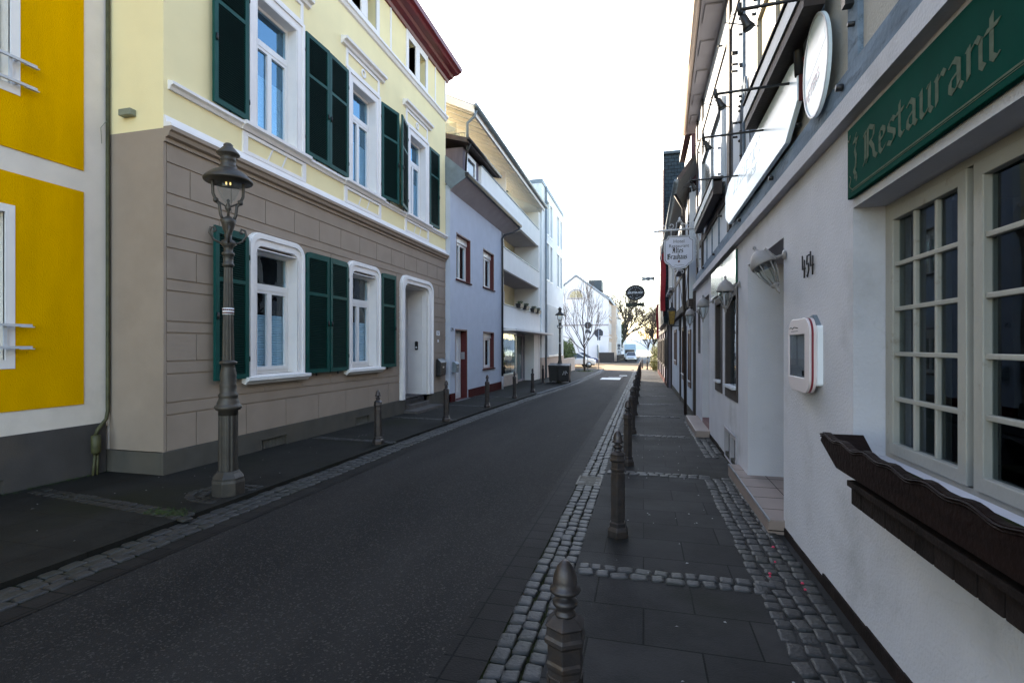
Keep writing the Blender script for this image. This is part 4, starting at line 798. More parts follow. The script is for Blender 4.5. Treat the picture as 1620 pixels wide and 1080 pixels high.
mb = MB(f); mb.box(-.25, .0, 37.75, 44.3, -.5, .72); tag(mb.build('garden_wall', 'pink_stone', loc=(X5, 41, -.4), bevel=.02), 'low pinkish stone wall running on past the white building', 'wall')
hd = thing('hedge', (-6.6, 42, -.4), 'dense green hedge behind the low stone wall', 'hedge')
mb = MB(); [leaves(mb, (-6.75+rnd.uniform(-.1, .1), 38.7+.75*i, 1.0), (.55, .6, 1.15+.1*math.sin(i*2)), 620, .085, 20+i) for i in range(14)]; mb.build('foliage', 'leaf_green', hd, recalc=False)
mb = MB(); [mb.tube([(-6.75, 38.7+.75*i, -.4), (-6.7, 38.75+.75*i, 1.3)], .03, 5) for i in range(9)]; mb.build('stems', 'bark', hd)
tag(MB().box(-26, -13.5, 46, 61, -.8, 9.5).add([(-26, 46, 9.5), (-13.5, 46, 9.5), (-13.5, 61, 9.5), (-26, 61, 9.5), (-19.7, 46, 12.5), (-19.7, 61, 12.5)], [(0, 1, 4), (2, 3, 5), (1, 2, 5, 4), (0, 4, 5, 3)]).build('shadow_block', 'church_white', loc=(-20, 53, -.5)), 'unseen white block added behind the modern building to shade the crossing', 'house')  # unseen building, added so its shadow bounds the sun patch on the crossing
# ---------------------------------------------------------------- gabled white church hall
cy0 = 80.0; gx = lambda o, y, z: (-5.2-y, cy0-o, z)      # along the gable: y grows to the left
hh = thing('gabled_hall', (-10.2, cy0, -.76), 'large white gabled building with a half-round window facing up the street', 'church hall')
mb = MB(gx); mb.prism([(0, -1), (10, -1), (10, 8.8), (5, 12.6), (0, 8.8)], 0, 0, -.3); mb.box(-28, -.3, 9.9, 10, -1, 8.8); mb.build('gable_wall', 'church_white', hh)
mb = MB(gx); 
for (a, b) in (((-.35, 8.62), (5, 12.68)), ((10.35, 8.62), (5, 12.68))): 
    d = .32; mb.add([(.25, a[0], a[1]), (.25, b[0], b[1]), (.25, b[0], b[1]+d), (.25, a[0], a[1]+d), (-28, a[0], a[1]), (-28, b[0], b[1]), (-28, b[0], b[1]+d), (-28, a[0], a[1]+d)], [(0, 1, 2, 3), (4, 5, 6, 7), (0, 1, 5, 4), (1, 2, 6, 5), (2, 3, 7, 6), (3, 0, 4, 7)])
mb.build('roof', 'pale_slate', hh)
mb = MB(gx); mb.box(0, .12, .0, 10, 4.9, 5.1)
for (cc, rr_, zz) in ((7.6, 3.2, .2), (7.6, 2.5, .2), (5.0, 1.35, 9.25)):
    n = 20; o_ = [(cc+rr_*math.cos(math.pi*i/n), zz+rr_*math.sin(math.pi*i/n)) for i in range(n+1)]; i_ = [(cc+(rr_-.16)*math.cos(math.pi*i/n), zz+(rr_-.16)*math.sin(math.pi*i/n)) for i in range(n+1)]
    mb.ring(o_+[(cc-rr_+.001, zz-.01)], i_+[(cc-rr_+.161, zz-.01)], 0, -.0, .10)
mb.box(0, .1, 3.5, 6.5, 9.05, 9.2); mb.build('moulding', 'soffit_grey', hh)
n = 20; sw = MB(gx).prism([(5+1.05*math.cos(math.pi*i/n), 9.3+1.05*math.sin(math.pi*i/n)) for i in range(n+1)], 0, .0, .03).build('lunette_window', 'beige_blind', hh)
mb = MB(gx); mb.box(.03, .06, 4.97, 5.03, 9.3, 10.35); [mb.add([(.03, 5, 9.3), (.06, 5, 9.3), (.06, 5+1.05*math.cos(a)+.03, 9.3+1.05*math.sin(a)), (.06, 5+1.05*math.cos(a)-.03, 9.3+1.05*math.sin(a))], [(0, 1, 2), (1, 2, 3)]) for a in (R(40), R(140))]; mb.build('glazing_bar', 'white_paint', sw)
mb = MB(gx); mb.box(-6, -2, 1.2, 3.3, 10.6, 12.2); mb.build('dormer', 'dark_slate', hh)
# houses beyond on the left, facing the street
def far_house(y0, y1, zt, m_, label, bays, roofm='brown_roof', X=-5.2):
    f = F(X, 1); h = thing('cream_house', (X, (y0+y1)/2, gz(0, y0)), label, 'house')
    mb = MB(f); mb.box(-9, 0, y0, y1, -2, zt)
    mb.build('wall', m_, h)
    b_ = MB(f)
    for (a, b, zb) in bays: b_.box(0, .8, a, b, -2, zb); b_.box(0, .92, a-.1, b+.1, zb, zb+.25); b_.box(0, .9, a-.08, b+.08, 3.0, 3.2)
    if bays: b_.build('bay', m_, h)
    mb = MB(f); mb.box(-9, .25, y0, y1, zt, zt+.3); [mb.box(-.0, .12, y0+.01, y1, z, z+.18) for z in (3.0, 5.9) if z < zt-1]; mb.build('cornice', 'trim_white', h)
    MB(f).add([(.3, y0, zt+.3), (.3, y1, zt+.3), (-4.5, y1, zt+3), (-4.5, y0, zt+3), (-9, y0, zt+.3), (-9, y1, zt+.3)], [(0, 1, 2, 3), (3, 2, 5, 4), (0, 3, 4), (1, 5, 2)]).build('roof', roofm, h)
    y = y0+.8
    while y < y1-1:
        for z in (.6, 3.6, 6.5):
            if z+1.7 > zt: continue
            o_ = .8 if any(a < y+.4 < b for a, b, c in bays) else 0
            if o_ and z+1.7 > [c for a, b, c in bays if a < y+.4 < b][0]: continue
            wn = MB(f).ring([(y, z), (y+.95, z), (y+.95, z+1.75), (y, z+1.75)], [(y+.12, z+.12), (y+.83, z+.12), (y+.83, z+1.63), (y+.12, z+1.63)], 0, o_-.02, o_+.08).build('window', 'trim_white', h); MB(f).box(o_, o_+.02, y+.1, y+.85, z+.1, z+1.65).build('pane', 'car_glass', wn)
        y += 1.9
    return h
far_house(80.4, 100, 9.0, 'pink_cream', 'cream house with a projecting bay beside the gabled hall', [(86, 89.5, 8.2)])
far_house(100.2, 125, 7.6, 'warm_cream', 'second, lower cream house further down the left side', [(104, 107, 6.8)])
far_house(125.5, 160, 6.5, 'church_white', 'farthest white house on the left before the river', [])
fb = MB(); fb.box(-5.35, -5.25, 60, 79.5, -.8, .35)
fb = MB(); y = 82.0
while y < 112: fb.box(-4.05, -3.98, y, y+.05, gz(0, y), gz(0, y)+1.1); y += .16
for z in (.2, 1.05): fb.add([(-4.07, 82, gz(0, 82)+z), (-3.96, 82, gz(0, 82)+z), (-3.96, 112, gz(0, 112)+z), (-4.07, 112, gz(0, 112)+z), (-4.07, 82, gz(0, 82)+z+.06), (-3.96, 82, gz(0, 82)+z+.06), (-3.96, 112, gz(0, 112)+z+.06), (-4.07, 112, gz(0, 112)+z+.06)], [(3, 2, 1, 0), (4, 5, 6, 7), (0, 1, 5, 4), (1, 2, 6, 5), (2, 3, 7, 6), (3, 0, 4, 7)])
tag(fb.build('iron_fence', 'black_metal', loc=(-4, 97, -.9)), 'black iron railing in front of the cream houses', 'fence')
gb = thing('garden_gate', (-5.9, 79, -.75), 'dark wooden gate and boards at the foot of the gabled hall', 'gate')
MB().box(-6.6, -4.3, 79.2, 79.35, -.8, .75).build('boards', 'black_metal', gb); MB().box(-6.9, -6.6, 79.0, 79.4, -.8, 1.9).build('post', 'zinc', gb)

# ---------------------------------------------------------------- white inn on the right: rendered ground floor, half-timbered above
XR = 1.22; f = F(XR, -1)
inn = thing('half_timbered_inn', (XR, 6.5, -.06), 'white inn on the right with blue-grey timber framing above the rendered ground floor', 'inn')
BW = (.80, 3.49, .99, 2.48, .30)
hol = [BW, (5.06, 6.70, .05, 2.63, .95), (7.34, 8.42, .90, 2.45, .14), (8.74, 9.55, .90, 2.45, .14), (10.44, 11.64, .0, 2.66, .8), (12.0, 12.4, 1.5, 2.5, .15), (7.42, 8.42, -.02, .42, .06)]
mb = MB(f); wall_sheet(mb, -3, 13.0, -.02, 3.20, hol, depth=.3); mb.build('wall', 'right_stucco', inn, recalc=False)
MB(f).box(-7, -1.0, -3, 13.0, -1, 3.2).build('inner_wall', 'dark_room', inn)
rr_ = random.Random(3); y = -3
segs = [(-3, 5.0), (7.2, 7.42), (8.42, 10.4), (11.7, 13.0)]
for a, b in segs:
    y = a; mb = MB(f)
    while y < b:
        e = min(b, y+rr_.uniform(.25, .5)); mb.box(-.1, .012, y, e, gz(0, y)-.3, .10-.011*max(0, y)+rr_.uniform(-.02, .012)); y = e
    mb.build('plinth', 'brick_dark', inn)
mb = MB(f); mb.add([(0, -3, 3.0), (.07, -3, 3.0), (.07, -3, 3.12), (0, -3, 3.17), (0, 13.05, 3.0), (.07, 13.05, 3.0), (.07, 13.05, 3.12), (0, 13.05, 3.17)], [(0, 1, 2, 3), (7, 6, 5, 4), (0, 4, 5, 1), (1, 5, 6, 2), (2, 6, 7, 3), (3, 7, 4, 0)]); mb.build('ledge', 'right_stucco', inn)
# upper storey: infill panels and timbers
inf = MB(f); inf.box(-.20, -.03, -3, 6.3, 3.17, 7.0); inf.build('infill_panel', 'beige_infill', inn)
inf = MB(f); inf.box(-.20, -.03, 6.3, 13.0, 3.17, 7.0); inf.box(-7, -.2, 12.9, 13.0, -1, 7.0); inf.build('infill_panel', 'white_infill', inn)
def beam(name, m_, y0, z0, y1, z1, w_, par, o0=-.05, o1=.0, ff=None):
    d = Vector((y1-y0, z1-z0)).normalized(); n_ = Vector((-d.y, d.x))*w_/2
    return MB(ff or f).prism([(y0-n_.x, z0-n_.y), (y1-n_.x, z1-n_.y), (y1+n_.x, z1+n_.y), (y0+n_.x, z0+n_.y)], 0, o0, o1+rnd.uniform(-.003, .003)).build(name, m_, par, bevel=.006)
beam('beam', 'timber_blue', -3, 3.26, 12.9, 3.26, .17, inn, o1=.01)
MB(f).box(-.02, -.012, -3, 13, 3.34, 3.36).build('joint_line', 'black_metal', inn)
for y in (.6, 2.1, 3.50, 6.25, 7.1): beam('timber_post', 'timber_blue', y, 3.35, y, 6.95, .16, inn)
for (a, b, c, d) in ((4.25, 3.37, 4.05, 5.0), (2.2, 3.4, 3.3, 5.0), (6.35, 3.9, 7.0, 5.0)): beam('brace', 'timber_blue', a, b, c, d, .15, inn, o1=-.006)
beam('beam', 'timber_blue', -3, 5.35, 4.4, 5.35, .17, inn, o1=-.003); beam('beam', 'timber_brown', 6.3, 6.35, 13, 6.35, .16, inn, o1=-.003)
for y in (8.15, 12.85, 11.75): beam('timber_post', 'timber_brown', y, 3.36, y, 6.95, .22, inn, o1=.006)
beam('beam', 'timber_brown', 8.2, 3.95, 13, 3.95, .13, inn, o1=-.006); 
for y in (9.3, 10.2, 11.0): beam('timber_post', 'timber_blue', y, 3.36, y, 3.9, .07, inn, o1=-.01)
def upwin(y0, y1, z0, z1, bl, fm='white_infill'):
    wn = MB(f).ring([(y0, z0), (y1, z0), (y1, z1), (y0, z1)], [(y0+.07, z0+.07), (y1-.07, z0+.07), (y1-.07, z1-.07), (y0+.07, z1-.07)], 0, -.03, .03).build('window', fm, inn)
    MB(f).box(-.02, .02, (y0+y1)/2-.04, (y0+y1)/2+.04, z0+.07, z1-.07).build('mullion', fm, wn); MB(f).box(-.015, -.01, y0+.05, y1-.05, z0+.05, z1-.05).build('pane', bl, wn)
upwin(4.52, 6.1, 3.85, 5.25, 'beige_blind', 'dirty_white_wood'); upwin(8.65, 11.6, 4.25, 5.6, 'car_glass')
upwin(4.6, 6.1, 5.6, 6.6, 'beige_blind', 'timber_brown'); upwin(1.0, 2.0, 3.9, 5.2, 'car_glass', 'dirty_white_wood')
MB(f).tube([(.02, 4.36, 6.9), (.05, 4.36, 4.35), (.05, 4.44, 4.1), (.05, 4.40, 3.75)], .035).build('downpipe', 'black_metal', inn)
mb = MB(f)                                    # pegs driven into the timbers
for _ in range(46): y, z = rnd.choice([3.5, 6.25, 7.1, 7.6, 9.0, 12.3])+rnd.uniform(-.05, .05), rnd.uniform(3.5, 6.8); mb.tube([(-.03, y, z), (.035, y, z)], .016, 6)
for y in (3.62, 5.4, 7.1, 9.6, 11.2): mb.tube([(0, y, 3.27), (.05, y, 3.27)], .022, 6)
mb.build('peg', 'black_metal', inn)
# eaves
mb = MB(); mb.add([(.66, 2.0, 7.0), (1.05, 13.6, 7.0), (1.6, 13.6, 7.0), (1.6, 2.0, 7.0), (.66, 2.0, 7.16), (1.05, 13.6, 7.16), (1.6, 13.6, 7.3), (1.6, 2.0, 7.3)], [(3, 2, 1, 0), (4, 5, 6, 7), (0, 1, 5, 4), (1, 2, 6, 5), (2, 3, 7, 6), (3, 0, 4, 7)])
for i in range(11): y = 2.5+i*1.0; x = .72+.034*(y-2); mb.box(x, 1.2, y, y+.5, 6.97, 6.995)
mb.build('eave_soffit', 'soffit_grey', inn)
MB().add([(.62, -3, 7.17), (1.05, 13.7, 7.17), (6.0, 13.7, 11.5), (6.0, -3, 11.5)], [(0, 1, 2, 3)]).build('roof', 'brown_roof', inn)
MB().tube([(.60, 1.8, 7.10), (1.0, 13.8, 7.10)], .07).build('gutter', 'pink_cream', inn); MB().box(.66, 1.6, -3, 2.0, 7.0, 7.2).build('eave_end', 'soffit_grey', inn)
# big lattice window
room(f, .79, 3.50, 0.98, 2.49, -.302, -1.0, inn)
f_keep = f; f = lambda o, y, z: (XR-o-.03, y, z)
wn = MB(f).ring([(.80, .99), (3.49, .99), (3.49, 2.48), (.80, 2.48)], [(.90, 1.03), (3.44, 1.03), (3.44, 2.44), (.90, 2.44)], 0, -.28, -.20).build('lattice_window', 'dirty_white_wood', inn)
for (a, b) in ((2.68, 3.43), (1.78, 2.63), (.92, 1.73)):
    mb = MB(f); mb.ring([(a, 1.035), (b, 1.035), (b, 2.435), (a, 2.435)], [(a+.065, 1.10), (b-.065, 1.10), (b-.065, 2.37), (a+.065, 2.37)], 0, -.24, -.185)
    for i in (1, 2): y = a+.065+(b-a-.13)*i/3; mb.box(-.225, -.198, y-.010, y+.010, 1.10, 2.37)
    for i in range(1, 5): z = 1.10+1.27*i/5; mb.box(-.227, -.194, a+.065, b-.065, z-.012, z+.012)
    mb.build('casement', 'dirty_white_wood', wn, bevel=.004)
MB(f).box(-.222, -.218, .92, 3.43, 1.05, 2.42).build('pane', 'lattice_glass', wn)
mb = MB(f); ys_ = [3.40-.018*i for i in range(20)]
for i, (a, b) in enumerate(zip(ys_, ys_[1:])): mb.add([(-.30-.02*(i % 2), a, 1.06), (-.30-.02*((i+1) % 2), b, 1.06), (-.30-.02*((i+1) % 2), b, 2.43), (-.30-.02*(i % 2), a, 2.43)], [(0, 1, 2, 3)])
mb.build('curtain', 'curtain', wn, recalc=False)
f = f_keep
MB(f).box(-.20, .03, .80, 3.49, 0.97, 1.005).build('sill', 'right_stucco', inn)
bxw = thing('window_box', (1.1, 2.2, .95), 'dark carved wooden planter box with a wavy rim under the lattice window', 'planter')
n = 60; mb = MB(f); top = [(3.24-2.34*i/n, 1.165+.0085*math.sin(i/n*2*math.pi*9)+.004*math.sin(i/n*2*math.pi*4.3)) for i in range(n+1)]
poly = [(3.24, 1.12)]+top[1:]+[(.9, 1.02), (3.00, 1.02)]
mb.prism(poly[::-1], 0, .22, .25); mb.box(.04, .22, .9, 3.0, 1.0, 1.02); mb.add([(.04, 3.02, 1.03), (.22, 3.0, 1.02), (.22, 3.24, 1.12), (.22, 3.23, 1.16), (.04, 3.23, 1.16)], [(0, 1, 2, 3, 4)]); mb.build('box', 'wood_box', bxw)
mb = MB(f)
for k in (0, 1):
    for a, b in zip(top, top[1:]): mb.add([(.250, a[0], a[1]-.004-.011*k), (.257-.003*k, a[0], a[1]-.007-.011*k), (.250, a[0], a[1]-.013-.011*k), (.250, b[0], b[1]-.004-.011*k), (.257-.003*k, b[0], b[1]-.007-.011*k), (.250, b[0], b[1]-.013-.011*k)], [(0, 1, 4, 3), (1, 2, 5, 4)])
mb.build('carved_rim', 'wood_box', bxw, recalc=False)
MB(f).box(.05, .21, .95, 3.0, 1.021, 1.08).build('soil', 'moss', bxw)
lg = MB(f); y = 2.90
lg.box(.0, .235, .8, 2.90, .955, .985)
while y > .8: lg.box(.0, .215, y-.115, y, .865, .952); y -= .125
lg.build('brick_sill', 'brick_dark', inn, bevel=.004)
# alcoves, steps
mb = MB(f); mb.box(-.95, -.9, 5.06, 6.7, 0, 2.63); mb.build('door', 'door_brown', inn); MB(f).box(-.8, -.75, 10.44, 11.64, 0, 2.66).build('door', 'door_brown', inn)
mb = MB(f); mb.box(-.94, .135, 5.02, 7.28, -.4, .10); st = mb.build('doorstep', 'tile_step', inn, bevel=.008)
mb = MB(f); [mb.box(-.9, .137, 5.018+.0, 5.02+.001, 0, .01) for _ in range(1)]; [mb.box(-.94, .14, y-.003, y+.003, .098, .1015) for y in (5.35, 5.75, 6.15, 6.55, 6.95)]; mb.box(-.20, -.194, 5.02, 7.28, .098, .1015); mb.build('tile_joint', 'brick_dark', st)
MB(f).box(.12, .1365, 5.02, 7.28, .085, .102).build('nosing', 'steel', st)
MB(f).box(-.8, .26, 10.3, 12.6, -.4, .05).build('doorstep', 'tile_step', inn, bevel=.008)
MB(f).box(-.75, -.0, 10.45, 11.62, .05, .14).build('threshold', 'oxblood_paint', inn)
# dark framed windows
for (a, b, c, d, gl) in ((7.34, 8.42, .90, 2.45, 1), (8.74, 9.55, .90, 2.45, 1), (12.0, 12.4, 1.5, 2.5, 0)):
    wn = MB(f).ring([(a, c), (b, c), (b, d), (a, d)], [(a+.12, c+.16), (b-.12, c+.16), (b-.12, d-.10), (a+.12, d-.10)], 0, -.10, .012).build('window', 'timber_brown', inn)
    MB(f).box(-.06, -.05, a+.1, b-.1, c+.1, d-.08).build('pane', 'window_glass', wn); MB(f).box(-.13, -.12, a, b, c, d).build('room', 'dark_room', wn)
    if gl: MB(f).box(-.04, .06, a+.13, b-.13, c+.16, c+.19).build('ledge', 'lamp_white', wn)
gr = MB(f); gr.ring([(7.42, -.02), (8.42, -.02), (8.42, .42), (7.42, .42)], [(7.46, .0), (8.38, .0), (8.38, .38), (7.46, .38)], 0, -.05, .02); gr.box(-.04, .015, 7.88, 7.96, 0, .40); gr.tube([(.03, 7.42, .44), (.03, 8.42, .44)], .01)
grt = gr.build('cellar_hatch', 'soffit_grey', inn); MB(f).box(-.05, -.04, 7.4, 8.42, -.02, .4).build('opening', 'dark_room', grt); MB(f).box(-.04, .01, 7.43, 8.41, -.1, .06).build('plate', 'iron_grate', grt)
# house number painted on the wall
hn = thing('house_number', (XR-.005, 4.38, 2.2), 'black wrought 454 house number high on the white wall beside the tilted lantern', 'house number')
q = MB(f)
for k, y0_ in enumerate((4.46, 4.36, 4.26)):
    strokes = [[(0, .17), (.004, .06), (.075, .062)], [(.055, .13), (.05, -.01)]] if k != 1 else [[(.07, .15), (.02, .15), (.012, .085), (.05, .09), (.06, .04), (.03, -.01), (.0, .005)]]
    for st in strokes: q.tube([(.012, y0_-a, 2.19+b) for a, b in st], .006, 5)
q.build('digits', 'ink', hn)
# green restaurant board
gs = thing('restaurant_sign', (1.2, 2.3, 2.5), 'long green signboard lettered Restaurant in pale gold blackletter above the lattice window', 'sign')
MB(f).box(.004, .03, .6, 3.49, 2.53, 2.945).build('board', 'green_sign', gs, bevel=.004)
mb = MB(f); mb.box(.03, .0315, .6, 3.42, 2.568, 2.576); mb.box(.03, .0315, .6, 3.43, 2.56, 2.563)
mb.tube([(.031, 3.42, 2.575), (.031, 3.455, 2.60), (.031, 3.43, 2.64), (.031, 3.45, 2.66)], .003, 5); mb.tube([(.031, 3.44, 2.90), (.031, 3.455, 2.86), (.031, 3.475, 2.88)], .003, 5); mb.build('border', 'gold_letter', gs)
nib_text('lettering', '~', .165, (XR-.0305, 3.40, 2.66), (0, -1, 0), (0, 0, 1), 'gold_letter', gs, nib=(.05, .05))
o_, wdt = nib_text('lettering', 'Restaurant', .125, (XR-.0305, 3.25, 2.655), (0, -1, 0), (0, 0, 1), 'gold_letter', gs, nib=(.06, .07), sx=1.45)
print('RESTAURANT WIDTH', wdt)
g2 = thing('green_board', (1.2, 8.6, 2.6), 'pair of pale reflecting green boards over the dark framed windows', 'sign')
MB(f).box(.004, .03, 7.36, 8.55, 2.50, 2.95).build('board', 'green_gloss', g2); MB(f).box(.004, .03, 8.60, 9.9, 2.50, 2.95).build('board', 'green_gloss', g2)
# big white name board and oval brewery sign
ws = thing('white_signboard', (1.1, 6.2, 3.4), 'large glossy white signboard with clipped corners on the timber front', 'sign')
f2 = F(1.165, -1); z0, z1 = 3.36, 3.93
MB(f2).prism([(4.40, z0+.20), (4.75, z0), (7.7, z0), (8.0, z0+.15), (8.0, z1-.10), (7.7, z1), (4.6, z1), (4.40, z1-.06)], 0, -.03, .01).build('board', 'white_sign', ws, bevel=.004)
MB(f2).prism([(4.385, z0+.19), (4.40, z0+.19), (4.40, z1-.05), (4.385, z1-.05)], 0, -.06, .0).build('edge', 'oxblood_paint', ws)
mb = MB(f2); [mb.tube([(-.03, y, z), (-.07, y, z)], .015, 6) for y in (4.6, 5.8, 7.0, 7.8) for z in (3.45, 3.85)]; mb.build('bracket', 'black_metal', ws)
nib_text('lettering', 'Restaurant', .145, (1.1545, 7.3, 3.66), (0, -1, 0), (0, 0, 1), 'faint_letter', ws, sx=1.75)
text_mesh('lettering', 'unter', .19, (1.1535, 6.4, 3.52), (0, -1, 0), (0, 0, 1), 'faint_letter', ws, depth=.001, sx=1.25)
ov = thing('oval_sign', (1.12, 3.98, 3.3), 'white oval brewery sign with a blue slanting band', 'sign')
def oval(cy, cz, ry, rz_, n=40, sh=0): return [(cy+ry*math.cos(2*math.pi*i/n), cz+rz_*math.sin(2*math.pi*i/n)+sh*math.cos(2*math.pi*i/n)) for i in range(n)]
f3 = F(1.18, -1); CZ = 3.60
MB(f3).prism(oval(3.98, CZ, .265, .345), 0, .0, .02).build('panel', 'white_sign', ov)
MB(f3).ring(oval(3.98, CZ, .265, .345), oval(3.98, CZ, .25, .33), 0, .02, .027).build('rim', 'lamp_white', ov)
mb = MB(f3); mb.prism([(4.19, CZ-.06), (4.21, CZ+.03), (3.80, CZ+.17), (3.77, CZ+.08)], 0, .02, .0215); mb.build('band', 'faint_letter', ov)
text_mesh('lettering', 'PETERS', .105, (1.1585, 4.20, CZ-.20), (0, -1, .32), (0, .0, 1), 'pale_letter', ov, depth=.001, sx=.95)
# floodlight arms
fl_lab = ['floodlight on the arm nearest the oval sign', 'floodlight arm over the near end of the white signboard', 'floodlight arm over the middle of the white signboard', 'farthest floodlight arm, over the far end of the white signboard']
base = None
for i, y in enumerate((3.50, 4.62, 5.55, 6.95)):
    if base is None:
        base = thing('floodlight', (1.2, y, 3.8), fl_lab[0], 'floodlight', 'floodlights on arms above the white signboard')
        g_ = lambda a, b, c: (1.2-a, y+b, 3.8+c)
        mb = MB(g_); mb.tube([(0, 0, 0), (.62, 0, -.02)], .011, 6); mb.box(-.02, .03, -.03, .03, -.10, .08); mb.build('arm', 'black_metal', base)
        mb = MB(g_); mb.tube([(.61, 0, .02), (.61, 0, -.05)], .014, 6); mb.tube([(.60, -.03, -.05), (.60, .05, -.05)], .010, 6); mb.lathe([(.004, -.015), (.021, .0), (.025, .05), (.038, .085), (.034, .09), (.0, .085)], (.59, 0, -.065), 12, axis=(-.4, 0, -.92)); mb.build('lamp_head', 'black_metal', base)
        MB(g_).tube([(.62, 0, -.02), (.70, -.02, -.10), (.50, .0, -.14)], .004, 5).build('cable', 'black_metal', base)
    else: copy_thing(base, (1.2, y, 3.8), fl_lab[i])
# upper window boxes
def wbox(y0, y1, z0, label):
    t_ = thing('window_box', (1.1, (y0+y1)/2, z0), label, 'planter'); MB(f).box(.04, .17, y0, y1, z0, z0+.20).build('box', 'timber_brown', t_)
    MB(f).box(.17, .185, y0-.02, y1+.02, z0+.10, z0+.24).build('metal_strip', 'zinc', t_); MB(f).box(.02, .2, y0, y1, z0+.26, z0+.28).build('shelf', 'timber_brown', t_)
wbox(3.85, 5.9, 3.95, 'dark window box with a pale metal strip under the beige-blinded upper window'); wbox(8.5, 11.4, 4.02, 'dark window box under the blue upper window at the far end of the inn')
# hanging string of wires against the white panels
wr = MB(f)
for (a, z0, b, z1) in ((6.7, 3.5, 6.7, 4.9), (6.95, 3.4, 6.9, 4.9), (7.05, 3.6, 7.0, 4.7), (7.6, 3.6, 7.6, 4.75), (6.4, 4.0, 6.5, 4.8)): wr.tube([(.03, a, z0), (.03, b, z1)], .006, 5)
for _ in range(14): y, z = rnd.choice([6.7, 6.92, 7.02, 7.6])+.01, rnd.uniform(3.6, 4.85); wr.lathe([(.005, -.02), (.02, 0), (.005, .02)], (.04, y, z), 6)
tag(wr.build('wall_wires', 'black_metal', loc=(1.2, 7, 3.5)), 'black wires with little clips running up the white timber panels', 'wires')
# lanterns
def lantern(y, tilt, label, group=True):
    t_ = thing('wall_lantern', (XR, y, 2.42), label, 'lantern', 'white lanterns along the inn wall')
    a = R(tilt)
    def g_(o, yy, z):
        oo, zz = o-.20, z+.0; return (XR-(.20+oo*math.cos(a)+zz*math.sin(a)*.3), y+yy*1+zz*math.sin(a)*(-.0)+zz*0, 2.42+zz*math.cos(a*.3)-oo*0) if 0 else (XR-o, y+yy, 2.42+z)
    mb = MB(g_); mb.lathe([(.03, 0), (.045, .01), (.045, .02), (.02, .03)], (0, 0, .04), 10, axis=(1, 0, 0)); mb.tube([(.02, 0, .04), (.08, 0, .02), (.12, 0, .05), (.17, 0, .10), (.18, 0, .06)], .014, 8); mb.build('bracket', 'lantern_metal', t_)
    ax = Vector((.42, .30, 1)).normalized() if tilt else Vector((0, 0, 1)); rot = ax.to_track_quat('Z', 'Y'); cc = Vector((.18, 0, -.04))
    def h_(o, yy, z): v = rot @ Vector((o*1.1, yy*1.1, z*1.28)); return g_(*(cc+v))
    mb = MB(h_); mb.lathe([(.008, .155), (.016, .14), (.010, .125), (.02, .115), (.03, .10), (.06, .085), (.085, .045), (.098, .015), (.10, .0), (.098, -.012), (.085, -.012), (.08, .0)], (0, 0, 0), 20)
    mb.lathe([(.03, -.155), (.034, -.165), (.028, -.18), (.012, -.19), (.014, -.205), (.004, -.235)], (0, 0, 0), 10)
    for k in range(6): q = k*math.pi/3; mb.tube([(.083*math.cos(q), .083*math.sin(q), -.01), (.075*math.cos(q), .075*math.sin(q), -.07), (.033*math.cos(q), .033*math.sin(q), -.16)], .005, 5)
    mb.build('housing', 'lantern_metal', t_); MB(h_).lathe([(.078, -.01), (.07, -.07), (.03, -.155)], (0, 0, 0), 20).build('glass', 'clear_glass', t_)
    return t_
lantern(4.99, 30, 'white wall lantern hanging crooked beside the first doorway'); lantern(7.2, 0, 'white wall lantern over the nearer dark framed window')
lantern(9.8, 0, 'white wall lantern just before the second doorway'); lantern(12.5, 0, 'farthest white wall lantern, by the dark corner post')
# menu case
f_keep = f; f = lambda o, y, z: (XR-o*.62, y-.05, z)
mc = thing('menu_case', (1.15, 4.36, 1.3), 'rounded cream menu case with a red rim and glass front on the white wall', 'menu case')
o_ = rrect(4.09, 4.63, 1.31, 1.86, .12, 8, True)
MB(f).prism(rrect(4.07, 4.40, 1.37, 1.80, .02, 4, True), 0, .0, .055).build('back_box', 'paper', mc); MB(f).prism([(4.10, 1.80), (4.30, 1.80), (4.30, 1.86), (4.2, 1.88)], 0, .0, .05).build('bracket', 'zinc', mc)
MB(f).prism(o_, 0, .055, .085).build('shell', 'menu_cream', mc); MB(f).prism(o_, 0, .0851, .105).build('rim', 'red_rim', mc); i_ = [(min(max(y, 4.20), 4.60), min(max(z, 1.42), 1.74)) for y, z in o_]
MB(f).ring(o_, i_, 0, .105, .135).build('front_frame', 'menu_cream', mc, bevel=.006); MB(f).box(.106, .108, 4.19, 4.61, 1.41, 1.75).build('backing', 'paper', mc)
MB(f).box(.125, .127, 4.19, 4.61, 1.41, 1.75).build('glass', 'thin_glass', mc); MB(f).prism([(4.42, 1.50), (4.48, 1.49), (4.50, 1.54), (4.47, 1.58), (4.51, 1.62), (4.45, 1.66), (4.41, 1.61), (4.44, 1.56)], 0, .109, .112).build('paper_figure', 'paper', mc)
MB(f).box(.109, .112, 4.25, 4.31, 1.43, 1.47).build('tag', 'ink', mc); mb = MB(f); mb.tube([(.136, 4.58, 1.79), (.136, 4.54, 1.80), (.136, 4.50, 1.785), (.136, 4.46, 1.80), (.136, 4.36, 1.79)], .004, 4); mb.box(.135, .1365, 4.36, 4.54, 1.765, 1.769); mb.build('logo', 'ink', mc); f = f_keep
text_mesh('lettering', 'Tresor', .032, (XR-.136, 4.52, 1.795), (0, -1, 0), (0, 0, 1), 'ink', mc, depth=.0006) if False else None

